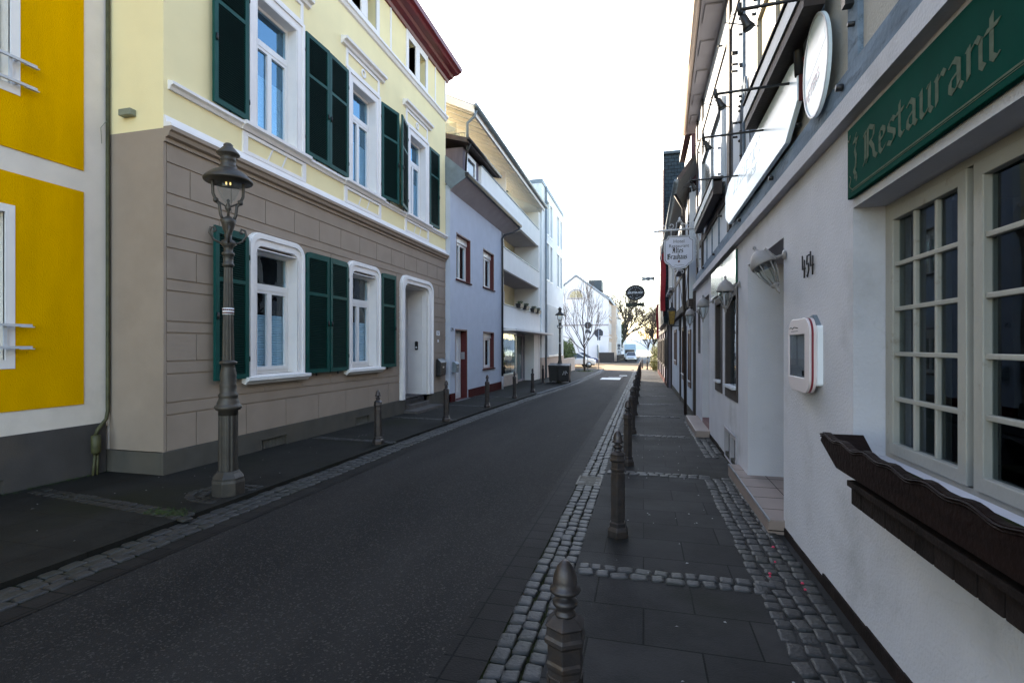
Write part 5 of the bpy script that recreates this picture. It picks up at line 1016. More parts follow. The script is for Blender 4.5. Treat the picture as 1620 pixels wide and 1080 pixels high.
# hanging sign: plate faces up the street
hs_ = thing('hanging_sign', (.76, 12.0, 3.3), 'pale notched hanging sign with blackletter writing on a scrolled iron bracket', 'sign')
p2 = lambda a, b, c: (a, 12.0+b, c)
def plate(cx, w_, z0, z1):
    c = .09; pts = [(cx-w_/2+c, z1), (cx-w_/2+c*.7, z1-c*.7), (cx-w_/2, z1-c), (cx-w_/2, z0+.20)]
    pts += [(cx-w_/2+.03, z0+.14), (cx-w_/2+.10, z0+.10), (cx-w_/2+.16, z0+.03), (cx, z0-.01)]
    return pts+[(2*cx-x, z) for x, z in pts[::-1] if abs(x-cx) > 1e-6]
P1 = plate(.765, .64, 3.38, 4.12); cxm, czm = .765, 3.75; P2 = [(cxm+(x-cxm)*.93, czm+(z-czm)*.94) for x, z in P1]; P3 = [(cxm+(x-cxm)*.90, czm+(z-czm)*.92) for x, z in P1]
MB(p2).prism(P1, 1, -.02, .02).build('plate', 'sign_panel', hs_); MB(p2).ring(P2, P3, 1, -.0225, -.02).build('border', 'ink', hs_); MB(p2).ring(P1, [(cxm+(x-cxm)*.975, czm+(z-czm)*.975) for x, z in P1], 1, -.03, .03).build('rim', 'lamp_white', hs_)
ux, uy = (1, 0, 0), (0, 0, 1)
text_mesh('lettering', 'Hotel', .105, (.765, 11.979, 3.96), ux, uy, 'ink', hs_, .001, 'CENTER'); text_mesh('lettering', 'Restaurant', .098, (.765, 11.979, 3.86), ux, uy, 'ink', hs_, .001, 'CENTER')
nib_text('lettering', 'Altes', .078, (.63, 11.9795, 3.74), ux, uy, 'ink', hs_, nib=(.10, .09)); nib_text('lettering', 'Brauhaus', .078, (.52, 11.9795, 3.60), ux, uy, 'ink', hs_, nib=(.10, .09), sx=1.0)
MB(p2).lathe([(.001, -.012), (.026, -.008), (.026, .0)], (.765, -.022, 3.545), 5, axis=(0, 1, 0)).build('emblem', 'dark_red_ink', hs_); text_mesh('lettering', 'Zum Treppchen' if False else 'Zur Kanne', .07, (.765, 11.979, 3.43), ux, uy, 'ink', hs_, .001, 'CENTER') if False else MB(p2).tube([(.66, -.023, 3.455), (.70, -.023, 3.47), (.74, -.023, 3.455), (.80, -.023, 3.47), (.88, -.023, 3.46)], .004, 4).build('flourish', 'ink', hs_)
br = MB(p2); br.tube([(1.22, 0, 4.27), (.25, 0, 4.24)], .022, 8); br.tube([(.25, 0, 4.24), (.17, 0, 4.28)], .012, 6); br.tube([(.25, 0, 4.24), (.17, 0, 4.20)], .012, 6); br.tube([(1.18, 0, 4.75), (1.18, 0, 3.4)], .02, 8)
def scroll(cx, cz, r_, t0, t1, n=22):
    return [(cx+r_*(1-.75*i/n)*math.cos(t0+(t1-t0)*i/n), 0, cz+r_*(1-.75*i/n)*math.sin(t0+(t1-t0)*i/n)) for i in range(n+1)]
for (cx, cz, r_, a, b) in ((.45, 4.32, .07, -2.2, 3.8), (.60, 4.35, .07, -2.5, 3.5), (.98, 4.37, .09, -1.5, 5), (1.10, 4.42, .09, 5, -1.5), (1.12, 4.62, .08, -1.5, 4.5), (.85, 4.34, .07, -1, 5), (1.10, 4.12, .07, 1.6, 7), (1.10, 3.93, .06, 1.6, 7), (1.10, 3.72, .06, 1.6, -4)): br.tube(scroll(cx, cz, r_, a, b), .009, 5)
br.tube([(.70, 0, 4.26), (.72, 0, 4.42), (.78, 0, 4.46), (.84, 0, 4.42), (.86, 0, 4.28)], .01, 5); br.lathe([(.03, 0), (.05, .03), (.02, .06), (.03, .08), (.004, .12)], (.78, 0, 4.42), 8)
br.build('bracket', 'lamp_white', hs_)
mb = MB(p2); [mb.tube([(x, 0, 4.12), (x, 0, 4.24)], .01, 6) for x in (.60, .93)]; mb.tube([(.42, 0, 4.02), (.40, 0, 4.08), (.385, 0, 4.0), (.385, 0, 3.6), (.35, 0, 3.55), (.33, 0, 3.60)], .009, 5); mb.tube([(1.11, 0, 4.02), (1.13, 0, 4.08), (1.145, 0, 4.0), (1.145, 0, 3.6)], .009, 5); mb.tube(scroll(.70, 3.31, .05, 1.5, 6), .007, 5); mb.tube(scroll(.83, 3.31, .05, 1.5, -3), .007, 5); mb.build('hanger', 'lamp_white', hs_)

# ---------------------------------------------------------------- dark timbered house further on the right
f = F(1.22, -1)
dh_ = thing('dark_timbered_house', (1.22, 18, -.17), 'white half-timbered house with dark brown posts and red-brown windows past the inn', 'house')
dw = [(14.2, 15.0, .55, 2.1, .12), (15.7, 17.3, .62, 2.25, .12), (20.2, 21.6, .95, 2.3, .12)]
mb = MB(f); wall_sheet(mb, 13.35, 23.9, -.02, 2.7, dw); mb.build('wall', 'white_infill', dh_, recalc=False)
MB(f).box(-6, -.2, 13.05, 23.95, -.6, 5.6).build('inner_wall', 'timber_brown', dh_); MB(f).box(-.15, .02, 13.3, 23.9, -.6, 0.0).build('plinth', 'grey_plinth', dh_)
for y in (13.18, 18.1, 23.7): beam('timber_post', 'timber_brown', y, -.25, y, 3.0, .24, dh_, o1=.05)
for (a, b, c, d, _) in dw:
    wn = MB(f).ring([(a, c), (b, c), (b, d), (a, d)], [(a+.14, c+.18), (b-.14, c+.18), (b-.14, d-.1), (a+.14, d-.1)], 0, -.1, .03).build('window', 'door_brown', dh_); MB(f).box(-.05, -.04, a+.1, b-.1, c+.1, d-.05).build('pane', 'window_glass', wn); MB(f).box(-.04, .02, (a+b)/2-.05, (a+b)/2+.05, c+.1, d-.05).build('mullion', 'door_brown', wn); MB(f).box(-.12, -.10, a, b, c, d).build('room', 'dark_room', wn)
    MB(f).box(.03, .06, a, b, c+.16, c+.19).build('drip_ledge', 'lamp_white', wn)
fj = F(1.10, -1)
MB(fj).box(-.2, .0, 13.3, 24.0, 2.72, 5.6).build('upper_wall', 'white_infill', dh_); MB(fj).box(-.15, .03, 13.2, 24.05, 2.62, 2.82).build('bressummer', 'timber_brown', dh_)
for y in (13.5, 14.6, 15.5, 17.0, 19.0, 20.5, 21.9, 23.7): beam('timber_post', 'timber_brown', y, 2.8, y, 5.6, .16 if y != 19.0 else .9, dh_, o1=.02, ff=fj)
for z in (3.75, 5.5): beam('beam', 'timber_brown', 13.3, z, 24, z, .14, dh_, o1=.015, ff=fj)
for (a, b, c, d) in ((15.6, 2.85, 16.9, 3.7), (21.8, 2.85, 20.6, 3.7), (13.6, 3.7, 14.5, 2.85)): beam('brace', 'timber_brown', a, b, c, d, .12, dh_, o1=.01, ff=fj)
for y in (15.6, 20.7, 22.4): 
    wn = MB(fj).ring([(y, 3.9), (y+1.0, 3.9), (y+1.0, 5.2), (y, 5.2)], [(y+.1, 4.0), (y+.9, 4.0), (y+.9, 5.1), (y+.1, 5.1)], 0, -.02, .04).build('window', 'white_paint', dh_); MB(fj).box(-.01, .01, y+.05, y+.95, 3.95, 5.15).build('pane', 'car_glass', wn); MB(fj).box(0, .14, y-.1, y+1.1, 3.82, 3.92).build('sill', 'soffit_grey', wn)
mb = MB(); mb.add([(.80, 13.0, 5.6), (.80, 24.1, 5.6), (3.4, 24.1, 9.2), (3.4, 13.0, 9.2), (.80, 13.0, 5.75), (.80, 24.1, 5.75), (3.4, 24.1, 9.35), (3.4, 13.0, 9.35)], [(3, 2, 1, 0), (4, 5, 6, 7), (0, 1, 5, 4), (1, 2, 6, 5), (2, 3, 7, 6), (3, 0, 4, 7)]); mb.build('roof', 'brown_roof', dh_)
MB().tube([(.76, 12.9, 5.62), (.76, 24.2, 5.62)], .06).build('gutter', 'zinc', dh_); MB().tube([(.78, 13.9, 5.6), (1.0, 13.9, 5.2), (1.05, 13.9, -.2)], .04).build('downpipe', 'timber_brown', dh_)
mb = MB(); mb.box(1.3, 3, 15.2, 17.5, 6.3, 7.7); dmr = mb.build('dormer', 'oxblood_paint', dh_); MB().box(1.15, 3, 15.0, 17.7, 7.7, 7.85).build('dormer_roof', 'brown_roof', dmr)
# tall slate-hung house
ts = thing('slate_house', (.95, 31, -.3), 'tall slate-hung house rising above its neighbours on the right', 'house')
MB().add([(.88, 24.1, 2.7), (7, 24.1, 2.7), (7, 24.1, 10.35), (.88, 24.1, 10.35)], [(0, 1, 2, 3)]).build('slate_gable', 'slate_tiles', ts)
mb = MB(); mb.box(.89, 7, 24.12, 33, 2.7, 10.3); mb.box(1.0, 7, 33, 41, 2.7, 6.5); mb.build('wall', 'white_infill', ts); MB().box(1.1, 7, 24.15, 41, -1, 2.7).build('ground_floor_wall', 'cheek_grey', ts)
MB().add([(.875, 24.1, 2.7), (.875, 33, 2.7), (.875, 33, 10.35), (.875, 24.1, 10.35)], [(0, 1, 2, 3)]).build('slate_front', 'slate_tiles_side', ts)
mb = MB(); mb.box(.86, .90, 24.0, 33, 10.3, 10.45); mb.box(.9, 7, 24.0, 33, 10.3, 10.42); mb.build('eave', 'dark_slate', ts); MB().box(.85, .90, 24.0, 24.1, 3.0, 9.6).build('corner_board', 'oxblood_paint', ts)
fq = F(1.1, -1); mb = MB(fq); [mb.box(-.02, .06, y-.12, y+.12, -.6, 2.7) for y in (24.3, 27, 30, 33, 36, 39, 40.8)]; mb.box(0, .05, 24.2, 41, 2.4, 2.7); mb.build('timber_frame', 'timber_brown', ts); MB(fq).box(0, .045, 24.3, 41, -.7, -.05).build('plinth', 'red_plinth', ts)
for y in (25.2, 28.1, 31.2, 34.2, 37.2): wn = MB(fq).ring([(y, .6), (y+1.1, .6), (y+1.1, 2.1), (y, 2.1)], [(y+.12, .7), (y+.98, .7), (y+.98, 2.0), (y+.12, 2.0)], 0, -.02, .05).build('window', 'timber_brown', ts); MB(fq).box(-.01, .01, y+.05, y+1.05, .65, 2.05).build('pane', 'car_glass', wn)
# amber lantern
al = thing('amber_lantern', (1.02, 17.0, 2.5), 'black square lantern with amber glass hanging on an iron arm', 'lantern')
q_ = lambda a, b, c: (.87+a, 17.0+b, 2.35+c)
mb = MB(q_); mb.tube([(.23, 0, -.05), (.0, 0, -.05)], .012, 6); mb.tube([(.22, 0, -.2), (.22, 0, .15)], .012, 6); mb.build('arm', 'black_metal', al)
mb = MB(q_)
for (sx_, sy_) in ((-1, -1), (1, -1), (1, 1), (-1, 1)): mb.tube([(sx_*.07, sy_*.07, .0), (sx_*.11, sy_*.11, .42)], .012, 5)
mb.lathe([(.18, .42), (.16, .46), (.05, .56), (.03, .60), (.04, .66), (.01, .70)], (0, 0, 0), 4, False, math.pi/4); mb.lathe([(.03, -.05), (.11, -.02), (.11, .0)], (0, 0, 0), 4, False, math.pi/4); mb.build('frame', 'black_metal', al)
MB(q_).lathe([(.088, .01), (.145, .42)], (0, 0, 0), 4, False, math.pi/4).build('amber_pane', 'amber', al)
# brewery hanging signs
js = thing('oval_hanging_sign', (-.35, 24, 3.9), 'black oval tavern sign with cream lettering between two small black plaques', 'sign')
j = lambda a, b, c: (a, 24+b, c); CX = -.36; 
MB(j).prism(oval(CX, 4.10, .43, .355), 1, -.02, .02).build('oval_plate', 'ink', js)
MB(j).ring(oval(CX, 4.10, .415, .34), oval(CX, 4.10, .40, .325), 1, -.024, -.02).build('rim', 'ink', js)
text_mesh('lettering', 'JESUITER-HOF', .125, (CX, 23.976, 4.06), ux, uy, 'paper', js, .002, 'CENTER', sx=.86, bold=.004)
def arc_text(body, cx, cz, r_, a0, a1, size, flip=1):
    for i, c_ in enumerate(body):
        if c_ == ' ': continue
        a = a0+(a1-a0)*i/(len(body)-1); x, z = cx+r_*1.2*math.cos(a), cz+r_*math.sin(a); t_ = a-math.pi/2 if flip > 0 else a+math.pi/2
        text_mesh('lettering', c_, size, (x, 23.976, z), (math.cos(t_), 0, math.sin(t_)), (-math.sin(t_), 0, math.cos(t_)), 'paper', js, .002, 'CENTER')
arc_text('Gasthaus', CX, 4.10, .225, R(152), R(28), .09); arc_text('Alt Bonn', CX, 4.08, .27, R(222), R(318), .09, -1)
for x, z in ((CX, 4.24), (CX-.12, 3.97), (CX+.08, 3.97)): MB(j).lathe([(.001, -.006), (.014, -.004), (.014, 0)], (x, -.02, z), 5, axis=(0, 1, 0)).build('star', 'paper', js)
def plaque(x0, x1, z0, z1, txt, size, col):
    MB(j).prism([(x0, z0), ((x0+x1)/2-.1, z0+.03), ((x0+x1)/2, z0), ((x0+x1)/2+.1, z0+.03), (x1, z0), (x1-.03, (z0+z1)/2), (x1, z1), ((x0+x1)/2+.1, z1-.02), ((x0+x1)/2, z1+.01), ((x0+x1)/2-.1, z1-.02), (x0, z1), (x0+.03, (z0+z1)/2)], 1, -.015, .015).build('plaque', 'ink', js)
    text_mesh('lettering', txt, size, ((x0+x1)/2, 23.982, (z0+z1)/2-size*.36), ux, uy, col, js, .002, 'CENTER', bold=.003)
plaque(-.09, .50, 4.62, 4.80, 'HOTEL', .14, 'paper'); plaque(-.80, .07, 3.46, 3.65, 'WEINHAUS PAULI' if False else 'BIERGARTEN', .13, 'gold_letter')
mb = MB(j); mb.tube([(1.0, .02, 4.86), (-.75, .02, 4.86)], .008, 6); [mb.tube([(x, .02, 4.86), (x, .02, z)], .005, 5) for x, z in ((CX, 4.45), (0, 4.8), (.4, 4.8), (-.70, 3.64), (-.02, 3.64))]; mb.build('bracket', 'black_metal', js)
# banners
for (y, x0, x1, z0, z1, lb) in ((22.6, .70, .90, 3.15, 5.9, 'long dark red banner hanging high on the right, beyond the round hanging signs'), (30, .70, .82, 2.1, 4.0, 'narrow red banner further down the right side')):
    t_ = thing('banner', ((x0+x1)/2, y, z0), lb, 'banner'); mb = MB(); n = 14
    for i in range(n):
        a, b = z0+(z1-z0)*i/n, z0+(z1-z0)*(i+1)/n; u = lambda z: .04*math.sin(z*3)
        mb.add([(x0+u(a)*.4, y+u(a), a), (x1+u(a)*.4, y-u(a), a), (x1+u(b)*.4, y-u(b), b), (x0+u(b)*.4, y+u(b), b), (x0+u(a)*.4, y+u(a)+.01, a), (x1+u(a)*.4, y-u(a)+.01, a), (x1+u(b)*.4, y-u(b)+.01, b), (x0+u(b)*.4, y+u(b)+.01, b)], [(0, 1, 2, 3), (7, 6, 5, 4), (0, 3, 7, 4), (1, 5, 6, 2)])
    mb.build('cloth', 'flag_red', t_); MB().tube([(x0-.02, y, z1), (1.15, y, z1+.05)], .015, 6).build('pole', 'black_metal', t_)

# ---------------------------------------------------------------- street furniture
def bollard(x, y, label, grp):
    t_ = thing('bollard', (x, y, gz(x, y)+.02), label, 'bollard', grp)
    def g_(a, b, c): return (x+a, y+b, gz(x, y)+.02+c)
    ph = math.pi/2
    MB(g_).lathe([(.098, -.05), (.098, .055), (.090, .075), (.078, .09), (.078, .12), (.070, .13)], n=6, smooth=False, ph=ph).build('base', 'bollard_iron', t_, bevel=.004)
    mb = MB(g_); mb.lathe([(.066, .12), (.063, .575), (.067, .585), (.067, .597), (.063, .607), (.063, .655), (.074, .668), (.074, .680), (.068, .690), (.066, .715), (.072, .722), (.050, .742), (.034, .752)], n=6, smooth=False, ph=ph)
    for k in range(6):                              # raised rims around each sunk panel
        a = ph+math.pi/6+k*math.pi/3; c_, s_ = math.cos(a), math.sin(a)
        for (t0, t1, z0, z1) in ((-.027, -.021, .15, .56), (.021, .027, .15, .56), (-.027, .027, .15, .158), (-.027, .027, .55, .558)):
            r0, r1 = .052, .0585
            mb.add([(c_*r_-s_*tt, s_*r_+c_*tt, z) for z in (z0, z1) for r_ in (r0, r1) for tt in (t0, t1)], [(0, 1, 3, 2), (4, 6, 7, 5), (2, 3, 7, 6), (0, 4, 5, 1), (0, 2, 6, 4), (1, 5, 7, 3)])
    mb.build('post', 'bollard_iron', t_, bevel=.002)
    MB(g_).lathe([(.036, .748), (.036, .758), (.029, .762), (.030, .772), (.041, .784), (.043, .795), (.036, .803), (.022, .808), (.022, .816), (.046, .824), (.052, .832), (.050, .840), (.040, .845), (.041, .862), (.037, .885), (.028, .908), (.016, .924), (.006, .930), (.001, .931)], n=24).build('finial', 'bollard_iron', t_)
    return t_
RB = ['nearest bollard, its acorn top at the bottom edge of the picture', 'bollard standing whole in the right pavement, second of the row', 'third bollard of the right row, half behind the second', 'fourth bollard of the right row', 'fifth bollard of the right row', 'sixth bollard of the right row', 'seventh bollard of the right row', 'eighth bollard of the right row', 'ninth bollard of the right row', 'tenth bollard of the right row', 'eleventh bollard of the right row', 'twelfth bollard of the right row', 'thirteenth bollard of the right row', 'last bollard of the right row before the sunlit crossing']
b0 = bollard(-.255, 1.71, RB[0], 'cast iron bollards along the right pavement')
for i in range(1, 14): x, y = -.22, 4.63+2.93*(i-1); copy_thing(b0, (x, y, gz(x, y)+.02), RB[i], rz=rnd.uniform(-.06, .06))
LB = [('cast iron bollard on the left pavement in front of the first green shutters', -4.43, 7.97), ('bollard on the left pavement before the black mailbox', -4.36, 10.95), ('bollard on the left pavement before the blue-white house', -4.31, 13.95), ('bollard on the left pavement by the dark downpipe', -4.26, 16.93), ('last left bollard, in front of the shop window', -4.22, 19.67)]
for lb, x, y in LB: copy_thing(b0, (x, y, gz(x, y)+.05), lb, group='bollards along the left pavement')
for lb, x, y in (('black bollard left of the bins, by the downpipe', -4.95, 25.6), ('black bollard just beyond the bins', -4.6, 28.6), ('slim bollard on the sunlit crossing at the right', .33, 47.6), ('dark bollard at the road edge beyond the crossing', -.1, 52), ('small bollard at the far right road edge', -.15, 58)): copy_thing(b0, (x, y, gz(x, y)+.03), lb, group='single bollards farther down the street')

def street_lamp(x, y, label):
    zb = gz(x, y)+.05; t_ = thing('street_lamp', (x, y, zb), label, 'street lamp', 'old gas street lamps')
    g_ = lambda a, b, c: (x+a, y+b, zb+c)
    mb = MB(g_); mb.lathe([(.175, -.1), (.175, .14), (.165, .17), (.165, .19), (.15, .21), (.125, .24), (.115, .26)], n=8, smooth=False, ph=math.pi/8); mb.build('pedestal', 'lamp_iron', t_, bevel=.006)
    mb = MB(g_); n = 24
    for (z0, r0, z1, r1) in ((.25, .10, .90, .098),):       # fluted lower shaft
        vs_ = []; fs = []
        for z, r_ in ((z0, r0), (z1, r1)):
            for i in range(48): a = 2*math.pi*i/48; rr_ = r_*(1-.06*(i % 4 in (1, 2))); vs_.append((rr_*math.cos(a), rr_*math.sin(a), z))
        for i in range(48): jn = (i+1) % 48; fs.append((i, jn, 48+jn, 48+i))
        mb.add(vs_, fs)
    mb.lathe([(.10, .88), (.10, .93), (.125, .94), (.14, .965), (.135, .985), (.115, 1.0), (.115, 1.02), (.10, 1.05), (.095, 1.08), (.10, 1.09), (.10, 1.11), (.082, 1.13), (.085, 1.2), (.085, 1.22), (.078, 1.24), (.085, 1.32), (.072, 1.40), (.066, 1.44), (.09, 1.455), (.09, 1.475), (.06, 1.49)], n=n)
    vs_ = []; fs = []
    for z, r_ in ((1.48, .061), (2.55, .044)):
        for i in range(48): a = 2*math.pi*i/48; rr_ = r_*(1-.08*(i % 4 in (1, 2))); vs_.append((rr_*math.cos(a), rr_*math.sin(a), z))
    for i in range(48): jn = (i+1) % 48; fs.append((i, jn, 48+jn, 48+i))
    mb.add(vs_, fs); mb.lathe([(.044, 2.53), (.06, 2.55), (.06, 2.57), (.05, 2.58), (.052, 2.66), (.065, 2.67), (.065, 2.69), (.045, 2.71), (.05, 2.76), (.085, 2.79), (.06, 2.83), (.035, 2.84), (.038, 2.92), (.055, 2.96), (.07, 3.02), (.085, 3.06), (.05, 3.08), (.03, 3.10)], n=16); mb.build('column', 'lamp_iron', t_)
    mb = MB(g_)
    for s_ in (-1, 1):
        for (dx, dy) in ((s_, 0), (0, s_)):
            pts = [(.03, 2.84), (.08, 2.80), (.14, 2.83), (.18, 2.90), (.17, 2.96), (.13, 2.97), (.12, 2.93), (.145, 2.92)]; mb.tube([(dx*a, dy*a, z) for a, z in pts], .013, 6)
            pts = [(.05, 3.05), (.075, 3.12), (.085, 3.22), (.12, 3.27), (.148, 3.34), (.155, 3.5), (.15, 3.56)]
            if dx: mb.tube([(dx*a, dy*a, z) for a, z in pts], .016, 8); mb.lathe([(.01, -.03), (.028, -.015), (.028, .015), (.01, .03)], (dx*.12, 0, 3.27), 8)
    mb.lathe([(.02, 3.06), (.012, 3.15), (.03, 3.18), (.035, 3.20), (.01, 3.26), (.02, 3.28), (.002, 3.30)], n=8)
    mb.tube([(-.12, 0, 3.27), (0, 0, 3.2), (.12, 0, 3.27)], .01, 6); mb.build('yoke', 'lamp_iron', t_)
    MB(g_).lathe([(.245, 3.485), (.252, 3.50), (.24, 3.525), (.205, 3.56), (.155, 3.60), (.10, 3.625), (.085, 3.65), (.09, 3.66), (.075, 3.68), (.075, 3.72), (.085, 3.73), (.075, 3.74), (.078, 3.77), (.115, 3.79), (.12, 3.80), (.105, 3.82), (.06, 3.87), (.045, 3.885), (.05, 3.90), (.03, 3.92), (.001, 3.925)], n=28).build('hood', 'lamp_iron', t_)
    MB(g_).lathe([(.13, 3.50), (.13, 3.54)], n=20).build('reflector', 'steel', t_)
    MB(g_).lathe([(.115, 3.50), (.115, 3.42), (.10, 3.36), (.065, 3.29), (.03, 3.25), (.004, 3.235)], n=24).build('glass', 'clear_glass', t_)
    mb = MB(g_); [mb.lathe([(.004, 3.455), (.009, 3.46), (.008, 3.485), (.005, 3.50)], (a, b, 0), 8) for a, b in ((-.02, 0), (.02, 0))]; mb.build('gas_mantle', 'mantle', t_)
    mb = MB(g_); mb.lathe([(.0575, 2.0), (.0575, 2.075)], n=16); mb.build('sticker', 'paper', t_); mb = MB(g_); mb.lathe([(.0582, 2.015), (.0582, 2.03)], n=16); mb.lathe([(.0582, 2.045), (.0582, 2.065)], n=16, ph=.3); mb.build('sticker_band', 'oxblood_paint', t_)
    t_.rotation_euler = (0, 0, R(45)); return t_
lamp = street_lamp(-4.51, 4.77, 'tall cast iron street lamp in front of the shuttered house')
copy_thing(lamp, (-4.24, 26.6, gz(0, 26.6)+.05), 'dark street lamp farther down the left pavement, rising behind the bins')
def bin_(x, y, w_, label, rz=0):
    t_ = thing('wheeled_bin', (x, y, gz(x, y)+.05), label, 'bin', 'black bins beside the far lamp', rz)
    zb = gz(x, y)+.05; g_ = lambda a, b, c: (x+a, y+b, zb+c)
    MB(g_).add([(-w_*.42, -.28, .08), (w_*.42, -.28, .08), (w_*.42, .28, .08), (-w_*.42, .28, .08), (-w_*.5, -.36, .84), (w_*.5, -.36, .84), (w_*.5, .36, .84), (-w_*.5, .36, .84)], [(3, 2, 1, 0), (4, 5, 6, 7), (0, 1, 5, 4), (1, 2, 6, 5), (2, 3, 7, 6), (3, 0, 4, 7)]).build('body', 'black_plastic', t_, bevel=.03)
    mb = MB(g_); mb.box(-w_*.53, w_*.53, -.40, .38, .84, .89); mb.prism([(-.38, .89), (.3, .98), (.36, .89)], 0, -w_*.5, w_*.5); mb.build('lid', 'black_plastic', t_, bevel=.015)
    mb = MB(g_); [mb.lathe([(.08, -.03), (.09, 0), (.08, .03)], (a, .26, .09), 12, axis=(1, 0, 0)) for a in (-w_*.4, w_*.4)]; mb.build('wheels', 'rubber', t_)
    return t_
b1_ = bin_(-4.45, 26.2, .56, 'left black wheeled bin, just in front of the far lamp'); b2_ = bin_(-3.92, 26.0, .62, 'right black wheeled bin with a white scrawl, at the kerb')
MB().tube([(-3.95, 25.66, .22), (-3.88, 25.65, .40), (-3.82, 25.65, .22), (-3.78, 25.64, .42), (-3.72, 25.65, .30)], .02, 5).build('scrawl', 'paper', b2_)
def sign_post(x, y, h, kind, label):
    zb = gz(x, y)+.03; t_ = thing('traffic_sign', (x, y, zb), label, 'traffic sign'); g_ = lambda a, b, c: (x+a, y+b, zb+c)
    MB(g_).tube([(0, 0, -.05), (0, 0, h)], .032, 8).build('pole', 'steel', t_)
    n = 8 if kind == 'stop' else 28
    rs = .42 if kind == 'stop' else .30
    MB(g_).lathe([(rs, -.012), (rs, .012)], (0, .06, h-.30), n, False, math.pi/8, axis=(0, 1, 0)).build('plate', 'sign_back', t_)
    MB(g_).box(-.15, .15, .045, .06, h-.95, h-.66).build('small_plate', 'sign_back', t_)
    if kind == 'stop': MB(g_).box(.0, .95, -.01, .01, h-.62, h-.55).build('street_name_plate', 'lamp_white', t_)
    else: MB(g_).box(-.24, .24, .05, .065, h-.66-.30, h-.66-.12).build('small_plate', 'sign_back', t_); MB(g_).box(-.1, .1, .05, .2, h-1.6, h-1.3).build('box', 'black_metal', t_)
sign_post(-3.98, 47.5, 3.6, 'stop', 'octagonal stop sign seen from behind, nearer the road'); sign_post(-4.5, 43, 4.1, 'round', 'round traffic sign seen from behind, close to the bare tree')
sign_post(-4.4, 96, 3.0, 'round', 'small distant round sign on the left before the cream houses')

# ---------------------------------------------------------------- vehicles
def car(x, y, rz, paint, label, group=None, tall=0):
    zb = gz(x, y)-.0; t_ = thing('car' , (x, y, zb), label, 'car', group, rz)
    g_ = lambda a, b, c: (x+a, y+b, zb+c)          # car points along +y before the turn
    prof = [(-2.1, .35), (-2.12, .75), (-1.95, .95), (-1.0, 1.0), (.8, 1.0), (1.8, .86), (2.08, .66), (2.1, .35)]
    secs = [(-.86, .0), (-.90, .1), (-.90, .6), (-.84, .95)]
    mb = MB(g_)
    rings = []
    for xs_, k in ((-.90, .93), (-.70, 1.0), (.70, 1.0), (.90, .93)): rings.append([(xs_, py*(1 if abs(xs_) < .8 else .97), .35+(pz-.35)*k) for py, pz in prof])
    vs_ = [v for r_ in rings for v in r_]; n = len(prof); fs = [list(range(n)), [3*n+i for i in range(n)][::-1]]
    for k in range(3):
        for i in range(n): jn = (i+1) % n; fs.append((k*n+i, (k+1)*n+i, (k+1)*n+jn, k*n+jn))
    mb.add(vs_, fs, False); body = mb.build('body', paint, t_, bevel=.06)
    H = 1.48+tall
    mb = MB(g_); lo = [(-.80, -1.75, .96), (.80, -1.75, .96), (.80, 1.05, .98), (-.80, 1.05, .98)]; hi = [(-.60, -1.35, H), (.60, -1.35, H), (.60, .25, H), (-.60, .25, H)]
    mb.add(lo+hi, [(3, 2, 1, 0), (4, 5, 6, 7), (0, 1, 5, 4), (1, 2, 6, 5), (2, 3, 7, 6), (3, 0, 4, 7)]); mb.build('windows', 'car_glass', t_, bevel=.05)
    mb = MB(g_); mb.box(-.60, .60, -1.38, .28, H-.02, H+.03)
    for s_ in (-1, 1):
        for p_, q in (((s_*.81, 1.05, .98), (s_*.61, .25, H)), ((s_*.81, -.35, .98), (s_*.61, -.45, H)), ((s_*.81, -1.75, .98), (s_*.61, -1.35, H))): mb.tube([p_, q], .035, 6)
    mb.build('roof', paint, t_, bevel=.02)
    for s_ in (-1, 1):
        for py in (-1.3, 1.32):
            w_ = MB(g_).lathe([(.20, -.1), (.31, -.1), (.33, -.05), (.33, .05), (.31, .1), (.20, .1)], (s_*.80, py, .33), 20, axis=(1, 0, 0)).build('wheel', 'rubber', t_); MB(g_).lathe([(.02, -.108), (.2, -.104), (.2, .104), (.02, .108)], (s_*.80, py, .33), 12, axis=(1, 0, 0)).build('rim', 'steel', w_)
        MB(g_).box(s_*.62-.16, s_*.62+.16, 1.95, 2.07, .62, .76).build('headlight', 'headlight', t_, bevel=.02); MB(g_).box(s_*.95-.08, s_*.95+.08, .75, .95, .92, 1.05).build('mirror', paint, t_, bevel=.02)
        MB(g_).box(s_*.68-.12, s_*.68+.12, -2.12, -2.0, .68, .85).build('tail_light', 'flag_red', t_)
    MB(g_).box(-.5, .5, 2.02, 2.09, .42, .60).build('grille', 'black_plastic', t_); MB(g_).box(-.26, .26, 2.085, 2.105, .43, .53).build('number_plate', 'paper', t_)
    return t_
car(-6.9, 52.5, R(-70), 'car_silver', 'nearest parked silver car, beside the hedge', 'cars parked in the yard by the white hall')
car(-7.2, 56.2, R(-75), 'car_white', 'parked white car behind the silver one', 'cars parked in the yard by the white hall')
car(-7.4, 63.5, R(-80), 'car_navy', 'dark blue parked car, last before the white hall', 'cars parked in the yard by the white hall')
car(-2.05, 90, R(180), 'car_silver', 'silver car driving towards the camera on the road', tall=.05)
lr = thing('lorry', (-2.6, 104, gz(0, 104)), 'pale box lorry following behind the silver car', 'lorry', rz=0)
q_ = lambda a, b, c: (-2.6+a, 104+b, gz(0, 104)+c)
MB(q_).box(-1.1, 1.1, 1.2, 6.5, .9, 3.1).build('cargo_box', 'lorry_box', lr, bevel=.04); MB(q_).box(-1.0, 1.0, -.6, 1.1, .5, 2.2).build('cab', 'lorry_box', lr, bevel=.1); MB(q_).box(-.9, .9, -.63, -.5, 1.3, 2.0).build('windscreen', 'car_glass', lr)
